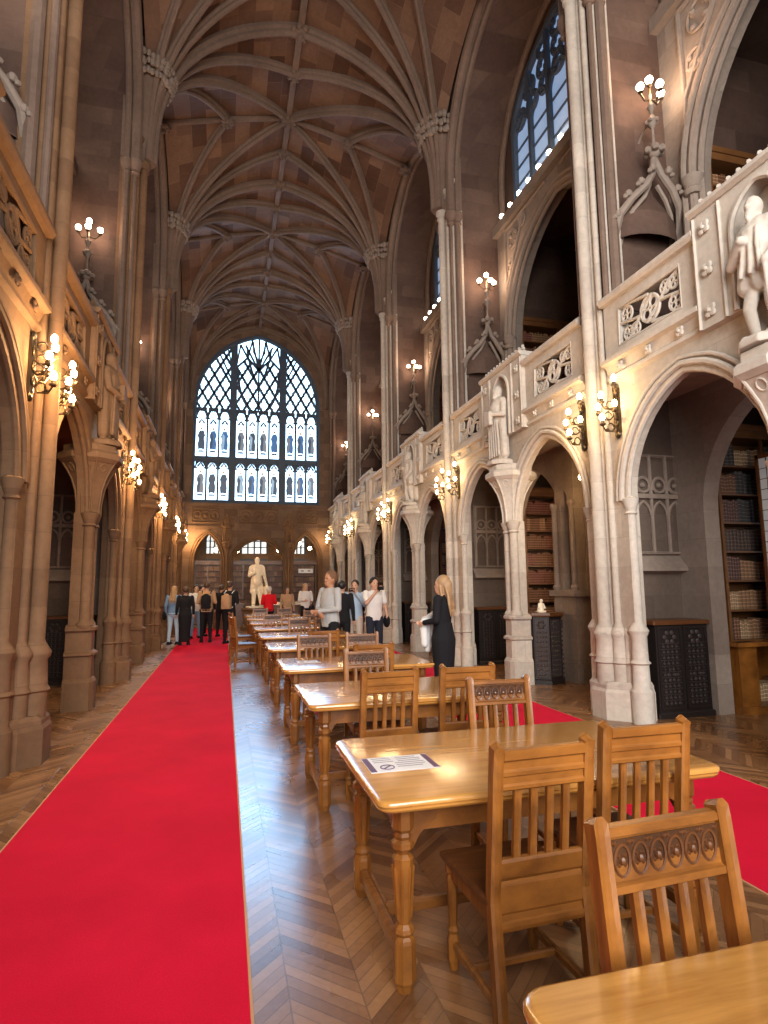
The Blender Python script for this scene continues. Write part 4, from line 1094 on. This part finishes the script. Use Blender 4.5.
# ------------------------------------------------------------------ chairs
def build_chair():
    """faces local +y: front legs at +y, back at -y"""
    t = thing('reading_chair', 'x', 'chair'); W = .43; D = .42; SH = .45; HT = 1.03
    rake = lambda z: -D/2-max(0, z-SH)*.12-(.04*(1-z/SH) if z < SH else 0)
    for sx in (-1,1):
        m = MB(); rings = []; x = sx*(W/2-.021)
        for z in (0,.15,.3,SH,.6,.8,HT-.05):
            y = rake(z); rings.append([(x-.021,y-.021,z),(x-.008,y-.026,z),(x+.008,y-.026,z),(x+.021,y-.021,z),(x+.021,y+.021,z),(x+.008,y+.017,z),(x-.008,y+.017,z),(x-.021,y+.021,z)])
        y = rake(HT)
        rings.append([(x-.021,y-.021,HT-.03),(x-.008,y-.026,HT-.022),(x+.008,y-.026,HT-.022),(x+.021,y-.021,HT-.03),(x+.021,y+.021,HT-.02),(x+.008,y+.017,HT-.005),(x-.008,y+.017,HT-.005),(x-.021,y+.021,HT-.02)])
        m.loft(rings); p = m.build('back_post', OAK, t, smooth=False)
        m = MB(); fx = sx*(W/2-.024); fy = D/2-.03
        m.lathe([(.018,0),(.022,.02),(.026,.04),(.026,.12),(.02,.14),(.026,.155),(.018,.17),(.024,.36),(.02,.375),(.028,.385),(.028,SH-.03)],(fx,fy,0),8,pi/8); lg = m.build('leg', OAK, t, smooth=False)
        MB().lathe([(.012,0),(.016,.006),(.016,.016)],(fx,fy,0),8).build('caster', IRON, lg)
        m = MB(); m.bbox(fx-.012,fx+.012,rake(.1),fy,.085,.115,.006); m.build('stretcher', OAK, t, smooth=False)
    m = MB(); m.bbox(-W/2+.03,W/2-.03,-.012,.012,.09,.115,.006); m.build('stretcher', OAK, t, smooth=False)
    m = MB(); P = [(-W/2-.01,D/2+.02),(W/2+.01,D/2+.02),(W/2-.0,-D/2+.0),(-W/2+.0,-D/2+.0)]
    m.loft([[(x*.98, y*.98, SH-.03) for x, y in P],[(x, y, SH-.018) for x, y in P],[(x, y, SH-.004) for x, y in P],[(x*.96, y*.96, SH+.004) for x, y in P],[(x*.6, y*.6, SH-.006) for x, y in P]]); m.build('seat', OAKD, t, ang=20)
    m = MB()
    m.box(-W/2+.03,W/2-.03,D/2-.045,D/2-.02,SH-.09,SH-.03); m.box(-W/2+.03,W/2-.03,-D/2-.01,-D/2+.015,SH-.11,SH-.03)
    for sx in (-1,1): m.box(sx*(W/2-.024)-.011,sx*(W/2-.024)+.011,-D/2,D/2-.03,SH-.09,SH-.03)
    m.build('seat_frame', OAK, t, smooth=False)
    def rail(name, za, zb, prof_y, mt, par=t):
        m = MB(); x0, x1 = -W/2+.042, W/2-.042
        # profile across thickness following the rake
        sec = [(u+rake(z_), z_) for u, z_ in prof_y]
        m.loft([[(x, y, z) for y, z in sec] for x in (x0, x1)]); return m.build(name, mt, par, smooth=False)
    z0, z1 = .845, .995
    # moulded on the rear, panelled on the front
    tr = rail('top_rail', z0, z1, [(-.012,z0),(-.02,z0+.006),(-.02,z0+.018),(-.012,z0+.026),(-.012,z0+.05),(-.02,z0+.056),(-.02,z0+.07),(-.012,z0+.078),(-.012,z0+.105),(-.024,z0+.115),(-.024,z1-.006),(-.015,z1),(.012,z1),(.018,z1-.005),(.018,z1-.02),(.006,z1-.026),(.006,z0+.026),(.018,z0+.02),(.018,z0+.004),(.012,z0)], OAK)
    m = MB(); n = 6; xs0 = -W/2+.05; pw = (W-.10)/n
    for k in range(n):
        cx = xs0+pw*(k+.5); cz = z0+.072; yy = rake(cz)+.008
        m.tube([(cx+pw*.42*cos(a*pi/7), yy, cz+.038*sin(a*pi/7)) for a in range(14)], .005, 5, True)
        m.sphere((cx,yy,cz),.011,7,5)
        for q in range(4): m.sphere((cx+.013*cos(pi/4+q*pi/2),yy-.002,cz+.016*sin(pi/4+q*pi/2)),.006,5,4)
        for q in (-1,1): m.sphere((cx+q*pw*.4,yy,cz+.042),.007,5,4)
    m.build('carved_roundels', OAKD, tr)
    m = MB(); m.box(-W/2+.043,W/2-.043,rake(z0+.075)+.0062,rake(z0+.075)+.0078,z0+.03,z1-.028); m.build('carved_ground', CARVE, tr, smooth=False)
    rail('lower_rail', .5,.6,[(-.012,.52),(-.018,.53),(-.018,.585),(-.01,.595),(.01,.595),(.014,.585),(.014,.53),(.01,.52)], OAK)
    rail('back_apron', .36,.5,[(-.015,.345),(-.02,.36),(-.02,.375),(-.012,.38),(-.012,.40),(-.018,.41),(-.018,.50),(-.012,.518),(.008,.518),(.008,.345)], OAK)
    for k in range(4):
        m = MB(); x = -W/2+.042+(W-.084)*(k+1)/5.; hw = .0145
        for dx, dy in ((0,0),):
            rings = []
            for z in (.59, .72, z0+.01):
                y = rake(z); rings.append([(x-hw,y-.009,z),(x-hw*.3,y-.006,z),(x+hw*.3,y-.006,z),(x+hw,y-.009,z),(x+hw,y+.009,z),(x+hw*.3,y+.006,z),(x-hw*.3,y+.006,z),(x-hw,y+.009,z)])
            m.loft(rings)
        m.build('slat', OAK, t, smooth=False)
    return t
cp = build_chair(); cu2 = [False]
# (x, y of back top, facing: 1 = +y (we see its rear), -1 = toward the camera)
CH = [(1.165,2.08,1,2,'chair seen from behind at the front table, its left side fully visible'),
      (1.76,2.24,1,-1,'chair seen from behind at the front table, right of the fully visible one'),
      (1.12,1.40,-1,3,'nearest chair, its carved rail facing the camera across the cut-off table'),
      (1.70,3.60,-1,-2,'chair with carved rail facing the camera on the far side of the front table'),
      (1.14,4.16,1,3,'chair seen from behind at the second table back, left of two'),
      (1.78,4.20,1,-3,'chair seen from behind at the second table back, right of two'),
      (1.30,5.58,-1,0,'dark carved chair facing the camera behind the second table back'),
      (1.52,6.10,1,0,'chair seen from behind at the third table back, behind the dark carved one'),
      (1.10,7.52,-1,2,'carved chair facing the camera on the far side of the third table, left of two'),
      (1.70,7.56,-1,-3,'carved chair facing the camera on the far side of the third table, right of two'),
      (1.34,8.24,1,0,'chair at the near side of the fourth table, below the grey sweater'),
      (1.40,11.62,-1,0,'small carved chair in the row behind the fifth table'),
      (1.92,11.7,-1,0,'carved chair behind the fifth table, right of its neighbour'),
      (1.05,13.62,-1,0,'carved chair behind the sixth table back'),
      (1.0,17.62,-1,0,'distant chair on the left in the last row of tables'),
      (1.7,17.64,-1,0,'distant chair in the middle of the last row of tables'),
      (2.2,15.6,-1,0,'distant chair on the right of the seventh table back')]
for x, y, d_, a, lb in CH:
    off = .29
    place(cp, cu2, (x, y+d_*off, 0), (0 if d_ > 0 else pi)+radians(a), lb, 'oak reading chairs at the tables')
place(cp, cu2, (.42, 14.9, 0), radians(-80), 'chair at the left end of the seventh table, side-on beside the aisle', 'oak reading chairs at the tables')
place(cp, cu2, (.42, 12.9, 0), radians(-75), 'chair at the left end of the sixth table, side-on beside the aisle', 'oak reading chairs at the tables')

# ------------------------------------------------------------------ people
SKIN = mat('skin', (.55,.31,.21), .55); SKIN2 = mat('tan_skin', (.42,.20,.11), .55)
def fab(n, c): return mat('fabric_'+n, c, .85, spec=.2)
F = {'grey':fab('grey',(.40,.41,.42)),'black':fab('black',(.012,.012,.015)),'white':fab('white',(.72,.70,.68)),'jean':fab('denim',(.16,.26,.42)),'lblue':fab('light_blue',(.42,.54,.68)),'navy':fab('navy',(.02,.025,.04)),'red':fab('red',(.65,.01,.02)),'tan':fab('tan',(.42,.26,.15)),'beige':fab('beige',(.55,.46,.38))}
HAIR = {'blonde':mat('hair_blonde',(.36,.22,.11),.55),'black':mat('hair_black',(.012,.01,.01),.5),'brown':mat('hair_brown',(.07,.035,.018),.6),'white':mat('hair_white',(.6,.56,.5),.7),'short':mat('hair_cropped',(.16,.08,.04),.8)}
DARKEYE = mat('eye_dark', (.01,.01,.01), .3)
def person(label, x, y, face, H=1.75, top='black', legs='black', hair='black', longhair=False, arms='down', skirt=False, skin=SKIN, bag=None, sit=0., sleeve=True, group=None, detail=.012):
    """face: degrees, 0 looks toward -y"""
    t = thing('person', label, 'person', (x, y, 0), radians(face), group)
    k = H/1.75; V = lambda a, b, c: (a*k, b*k, (c-sit)*k if c > .5 or not sit else c*k)
    hipz = .93
    sh = {1: V(.19,0,1.44), -1: V(-.19,0,1.44)}
    if arms == 'down': el = {s_: V(s_*.24,.03,1.15) for s_ in (1,-1)}; ha = {s_: V(s_*.25,-.05,.90) for s_ in (1,-1)}
    elif arms == 'folded': el = {1: V(.26,-.04,1.17), -1: V(-.26,-.04,1.17)}; ha = {1: V(-.02,-.24,1.13), -1: V(.06,-.22,1.08)}
    elif arms == 'phone': el = {1: V(.25,-.10,1.2), -1: V(-.24,-.14,1.24)}; ha = {1: V(.07,-.26,1.5), -1: V(-.07,-.25,1.5)}
    elif arms == 'phone1': el = {1: V(.25,.0,1.17), -1: V(-.24,-.14,1.24)}; ha = {1: V(.27,-.06,.92), -1: V(-.02,-.24,1.53)}
    elif arms == 'hold': el = {1: V(.25,-.0,1.16), -1: V(-.25,.0,1.16)}; ha = {1: V(.12,-.24,1.12), -1: V(-.12,-.26,1.16)}
    if sit:
        kn = {s_: (s_*.11*k, -.42*k, .47*k) for s_ in (1,-1)}; an = {s_: (s_*.11*k, -.42*k, .08*k) for s_ in (1,-1)}
    else:
        kn = {s_: V(s_*.11,-.02,.50) for s_ in (1,-1)}; an = {s_: V(s_*.12,.02*s_,.08) for s_ in (1,-1)}
    hp = {s_: V(s_*.09,0,hipz) for s_ in (1,-1)}
    def limbs(m, r, who):
        for s_ in (1,-1):
            if 'arm' in who: m.cap(sh[s_], el[s_], r*.052*k, r*.042*k, 10); m.cap(el[s_], tuple(Vector(el[s_])*.12+Vector(ha[s_])*.88), r*.041*k, r*.030*k, 10)
            if 'leg' in who: m.cap(hp[s_], kn[s_], r*.085*k, r*.058*k, 10); m.cap(kn[s_], an[s_], r*.056*k, r*.038*k, 10)
    def torso(m, r):
        R_ = []
        for z, a_, b_, yo in ((.84,.12,.08,.01),(.90,.168,.115,.01),(1.0,.165,.115,.005),(1.12,.152,.108,0),(1.24,.168,.118,0),(1.35,.178,.115,.005),(1.42,.165,.09,.01),(1.47,.11,.065,.01),(1.495,.07,.05,.01)):
            R_.append([V(a_*r*cos(2*pi*j/16), yo+b_*r*sin(2*pi*j/16), z) for j in range(16)])
        m.loft(R_); m.cap(V(-.155,0,1.415), V(.155,0,1.415), .056*k*r, .056*k*r)
    b = MB(); torso(b, .92); limbs(b, .9, ('arm','leg'))
    b.cap(V(0,.01,1.42), V(0,-.0,1.54), .06*k, .055*k)
    hz = 1.615; b.sphere(V(0,.005,hz+.02), .1*k, 16, 12, (.78,.95,1.12)); b.cap(V(0,-.035,hz-.045), V(0,-.05,hz-.07), .055*k, .04*k)
    b.cap(V(0,-.08,hz+.02), V(0,-.096,hz-.012), .010*k, .013*k, 8)
    for s_ in (1,-1):
        b.sphere(V(s_*.078,.01,hz), .022*k, 8, 6, (.5,.8,1.2)); b.cap(an[s_], (an[s_][0], an[s_][1]-.13*k, .04*k), .04*k, .032*k)
        b.sphere(V(s_*.03,-.088,hz-.038), .008*k, 6, 4)
        # hand: palm, four fingers, thumb
        h = Vector(ha[s_]); e = Vector(el[s_]); d_ = (h-e).normalized(); u = d_.cross(Vector((0,1,0)) if abs(d_.z) < .9 else Vector((1,0,0))).normalized()
        if abs(d_.z) > .7: u = Vector((0,1,0))
        nrm = d_.cross(u)
        b.cap(h-d_*.03*k, h+d_*.035*k, .03*k, .032*k, 8)
        for q, (o_, ln) in enumerate(((-.027,.065),(-.009,.078),(.009,.074),(.027,.056))):
            p0 = h+d_*.05*k+u*o_*k; p1 = p0+(d_*.6+nrm*.35*s_)*ln*.55*k; p2 = p1+(d_*.3+nrm*.6*s_)*ln*.55*k
            b.cap(p0, p1, .0095*k, .009*k, 6); b.cap(p1, p2, .009*k, .008*k, 6)
        b.cap(h+u*.03*k, h+(u*.055+d_*.04)*k, .011*k, .010*k, 6)
    body = remesh(b.build('body', skin, t), .009, 1)
    for s_ in (1,-1):
        MB().sphere(V(s_*.032,-.083,hz+.022), .0095*k, 8, 6).build('eye', DARKEYE, t)
    m = MB(); m.cap(V(-.022,-.096,hz-.055), V(.022,-.096,hz-.055), .005*k, .005*k, 6); m.build('mouth', F['red'] if False else SKIN2, t)
    m = MB(); torso(m, 1.08)
    if sleeve: limbs(m, 1.18, ('arm',))
    else:
        for s_ in (1,-1): m.cap(sh[s_], tuple(Vector(sh[s_])*.35+Vector(el[s_])*.65), .064*k, .062*k, 10)
    remesh(m.build('top', F[top], t), detail, 2)
    m = MB()
    if skirt:
        m.lathe([(.15*k,1.12*k),(.17*k,1.02*k),(.205*k,.90*k),(.19*k,.72*k),(.16*k,.42*k),(.15*k,.12*k)], (0,.01,0), 16, 0, .8)
        limbs(m, 1.1, ('leg',)); remesh(m.build('skirt', F[legs], t), detail, 2)
    else:
        limbs(m, 1.18, ('leg',)); m.sphere(V(0,.01,.93), .17*k, 12, 8, (1.05,.75,.75)); remesh(m.build('trousers', F[legs], t), detail, 2)
    for s_ in (1,-1):
        m = MB(); a = an[s_]; m.cap((a[0],a[1]+.03*k,.05*k), (a[0],a[1]-.15*k,.045*k), .05*k, .042*k, 10); m.box(a[0]-.045*k,a[0]+.045*k,a[1]-.18*k,a[1]+.07*k,0,.03)
        m.build('shoe', F['white'] if top == 'lblue' else F['black'], t)
    m = MB(); m.sphere(V(0,.028,hz+.05), .108*k, 14, 10, (.86,.93,.98)) 
    if longhair:
        m.cap(V(0,.08,hz+.02), V(0,.10,1.42), .072*k, .05*k, 10)
        for q in range(7):
            x_ = -.075+.025*q; m.tube([V(x_*.8,.075,hz), V(x_,.115,1.48), V(x_*1.2+.012*(-1)**q,.135,1.36), V(x_*1.3-.016*(-1)**q,.14,1.29), V(x_*.9,.145,1.2+.03*(q%3))], [.024*k,.024*k,.022*k,.018*k,.008*k], 6)
        m.cap(V(-.065,.0,hz), V(-.075,.04,1.42), .026*k, .022*k, 8); m.cap(V(.065,.0,hz), V(.08,.04,1.40), .026*k, .022*k, 8)
    hh = m.build('hair', HAIR[hair], t); remesh(hh, .01, 1) if longhair else None
    if bag == 'backpack':
        m = MB(); m.sphere(V(0,.2,1.2), .17*k, 12, 8, (.9,.6,1.3)); m.box(-.13*k,.13*k,.1*k,.26*k,.98*k,1.36*k)
        bb = remesh(m.build('backpack', F['black'] if top != 'black' else F['tan'], t), .015, 4)
        for s_ in (1,-1): MB().tube([V(s_*.12,.1,1.42), V(s_*.13,-.02,1.5), V(s_*.13,-.12,1.38), V(s_*.15,-.06,1.1), V(s_*.13,.1,1.02)], .014, 6).build('strap', F['black'] if top != 'black' else F['white'], bb)
    if bag == 'shoulder':
        m = MB(); m.sphere(V(.28,.0,.86), .12*k, 12, 8, (.5,1,1.1)); bb = m.build('shoulder_bag', F['black'], t)
        MB().tube([V(.27,.0,.95), V(.2,.0,1.47), V(.1,.06,1.5)], .012, 6).build('strap', F['black'], bb)
    if arms.startswith('phone'):
        q = MB(); p = Vector(ha[-1]); q.box(p.x-.0,p.x+.15*k,p.y-.03,p.y-.02,p.z+.02,p.z+.1*k) if False else q.box(-.07*k,.07*k,-.30*k,-.29*k,1.5*k,1.575*k); 
        ph = q.build('smartphone', F['black'], smooth=False); ph.location = (x, y, 0); ph.rotation_euler = (0,0,radians(face)); tag(ph, 'dark phone raised by the '+label[:60].split(' photographing')[0].split(' filming')[0], 'phone')
    return t
person('man with cropped hair in a grey sweater, arms folded, behind the third table', 1.70, 9.86, -62, 1.86, 'grey', 'black', 'short', arms='folded', skin=SKIN2)
wm = person('woman with long blonde hair in a tight black dress, coat over her arm', 2.84, 7.6, -128, 1.73, 'black', 'black', 'blonde', True, 'hold', skirt=True)
m = MB()                                     # the pale coat carried over the forearm
for i, (a, b_, r1, r2) in enumerate((((-.14,-.24,1.16),(.15,-.24,1.12),.065,.06),((-.1,-.27,1.14),(-.18,-.25,.78),.06,.05),((0,-.28,1.12),(-.04,-.27,.74),.07,.05),((.1,-.27,1.1),(.1,-.26,.82),.06,.05),((-.16,-.2,1.2),(-.3,-.2,1.12),.06,.05))):
    m.cap(a, b_, r1, r2, 10)
o = remesh(m.build('folded_coat', F['white']), .012, 3); o.location = wm.location+Vector((.05,.035,.0)); o.rotation_euler = wm.rotation_euler; tag(o, 'pale folded coat draped over the arm of the blonde woman in black', 'coat')
person('young man in a white T-shirt raising a phone, dark trousers, by the right piers', 3.02, 12.1, 12, 1.78, 'white', 'navy', 'black', arms='phone1', sleeve=False, bag='shoulder', skin=SKIN)
person('dark-haired visitor in pale blue holding a phone up, left of the white T-shirt', 2.78, 12.9, -25, 1.74, 'lblue', 'beige', 'black', arms='phone')
person('dark-haired visitor mostly hidden behind the man in grey', 2.35, 12.2, 160, 1.72, 'black', 'black', 'black', arms='down')
person('blonde woman in blue denim jacket and pale jeans at the left of the group', -1.42, 18.3, 165, 1.66, 'jean', 'lblue', 'blonde', True, arms='down', bag='shoulder', group=None)
person('visitor in a long black coat seen from behind on the carpet edge', -1.08, 17.9, 190, 1.64, 'black', 'black', 'brown', arms='down', skirt=True)
person('visitor in a cream top with black backpack at the centre of the group', -.52, 18.6, 175, 1.78, 'tan', 'black', 'brown', arms='hold', bag='backpack')
person('man in a black hoodie with tan backpack at the right of the group', .14, 17.9, 150, 1.78, 'black', 'black', 'brown', arms='hold', bag='backpack')
person('pale-shirted visitor partly hidden in the middle of the group', -.9, 20.3, 10, 1.7, 'white', 'jean', 'black', arms='hold')
person('dark-haired visitor at the back of the group beside the backpack', -.72, 20.9, 30, 1.68, 'black', 'black', 'black', arms='down')
person('visitor in dark clothes behind the backpack wearer, nearer the statue', -.1, 20.6, 160, 1.7, 'black', 'black', 'brown', arms='down')
person('long-haired woman in a white top standing before the right end arch', 2.75, 21.0, 15, 1.72, 'white', 'black', 'blonde', True, 'hold', bag='shoulder')
person('woman in a tan top with brown hair at the left of the white-topped woman', 2.15, 21.4, 0, 1.6, 'tan', 'black', 'brown', True, 'down')
person('white-haired person in a red jacket seen from behind before the marble statue', 1.42, 20.2, 180, 1.62, 'red', 'black', 'white', False, 'hold')

# ------------------------------------------------------------------ marble statue on pedestal, desk, chest
t = thing('marble_statue', 'tall cream marble statue of a man in a frock coat before the middle end arch', 'statue', (1.18, 23.4, .86), radians(10))
m = MB(); m.sphere((0,-.02,1.78), .12, 14, 10, (.82,.95,1.15)); m.cap((0,0,1.58),(0,-.01,1.7),.08,.075)
m.sphere((0,0,1.36), .21, 14, 10, (1.1,.72,1.3)); m.cap((-.18,0,1.54),(.18,0,1.54),.085,.085); m.cap((0,0,1.2),(0,.02,.95),.17,.19)
for x_, r_ in ((-.17,.075),(-.08,.1),(.08,.1),(.17,.075)): m.cap((x_*.8,.03,1.1),(x_*1.15,.05,.58),r_,r_*.95,10)
m.cap((-.1,.0,.6),(-.13,-.05,.1),.1,.07); m.cap((.1,0,.6),(.16,-.12,.1),.1,.07); m.cap((-.13,-.03,.05),(-.16,-.2,.05),.07,.05); m.cap((.16,-.1,.05),(.2,-.28,.05),.07,.05)
m.cap((-.24,0,1.5),(-.29,.0,1.2),.075,.07); m.cap((-.29,0,1.2),(-.12,-.2,1.3),.068,.05); m.sphere((-.12,-.24,1.3),.06,8,6)
m.cap((.24,0,1.5),(.3,.02,1.17),.075,.07); m.cap((.3,.02,1.17),(.36,-.08,.88),.065,.05); m.sphere((.36,-.1,.83),.06,8,6)
m.box(-.36,.36,-.36,.3,-.02,.04); m.box(.24,.5,-.2,.15,.0,.78)
m.sphere((0,-.13,1.77),.02,6,4); m.cap((0,-.1,1.7),(0,-.12,1.64),.06,.035)
remesh(m.build('figure', MARBLE, t), .02, 2)
p = thing('statue_pedestal', 'pale stone pedestal beneath the marble statue', 'pedestal', (1.18, 23.4, 0))
m = MB(); m.lathe([(.62,0),(.62,.1),(.55,.14),(.5,.2),(.5,.7),(.55,.74),(.6,.78),(.6,.84)], (0,0,0), 8, pi/8); m.build('block', S_BROWN, p, smooth=False)
def desk(x, y, w, label, hh=1.0):
    t = thing('reading_desk', label, 'desk', (x, y, 0)); m = MB(); m.box(-w/2,w/2,-.3,.3,.06,hh-.12); m.box(-w/2-.02,w/2+.02,-.32,.32,0,.08); m.build('body', WALNUT, t, smooth=False)
    m = MB(); m.prism([(-.36,hh-.12),(.36,hh-.12),(.36,hh+.06),(-.36,hh-.04)], lambda u,z,w_: (w_,u,z), -w/2-.03, w/2+.03); m.build('sloping_top', OAKD, t, smooth=False)
    for k in range(3): MB().box(-w/2+w*(k+.12)/3,-w/2+w*(k+.88)/3,-.312,-.3,.15,hh-.2).build('panel', OAKD, t, smooth=False)
desk(2.3, 22.6, 1.7, 'sloping dark wooden desk right of the marble statue'); desk(.15, 24.4, 1.1, 'low wooden desk left of the marble statue beside the carpet', 1.05)

# ------------------------------------------------------------------ light, world, camera
def area(name, loc, rot, sx, sy, e, col):
    d = bpy.data.lights.new(name, 'AREA'); d.shape = 'RECTANGLE'; d.size = sx; d.size_y = sy; d.energy = e; d.color = col
    o = bpy.data.objects.new(name, d); COL.objects.link(o); o.location = loc; o.rotation_euler = rot; return o
# daylight of the great window at the other end of the hall, behind the camera
sl = area('south_window_daylight', (.6, -3.6, 5.6), (radians(84), 0, radians(-12)), 4.4, 7.5, 780, (1,.96,.92)); sl.data.spread = radians(110)
# daylight coming through the north window
area('north_window_daylight', (1.3, YEND-.25, 8.6), (radians(-82), 0, 0), 5.4, 7., 380, (.30,.60,1)).data.spread = radians(115)
w_ = bpy.data.worlds.new('World'); scene.world = w_; w_.use_nodes = True
bg = w_.node_tree.nodes['Background']; bg.inputs[0].default_value = (.85,.9,1,1); bg.inputs[1].default_value = .25

f_ = 590.; c_ = (384., 512.)
dy = Vector((225-c_[0], -(588-c_[1]), -f_)).normalized(); dz = Vector((334-c_[0], 4682., -f_)).normalized()
dz = (dz-dz.dot(dy)*dy).normalized(); dx = dy.cross(dz)
cam = bpy.data.cameras.new('Camera'); co = bpy.data.objects.new('Camera', cam); COL.objects.link(co)
Rm = Matrix((dx, dy, dz))          # camera -> world
co.matrix_world = Matrix.Translation((0,0,1.6)) @ Rm.to_4x4()
cam.sensor_fit = 'VERTICAL'; cam.sensor_height = 36; cam.lens = 36*f_/1024; cam.clip_start = .05; cam.clip_end = 200
scene.camera = co
vs = scene.view_settings; vs.view_transform = 'Standard'; vs.look = 'None'; vs.exposure = .12; vs.gamma = 1; vs.use_curve_mapping = False
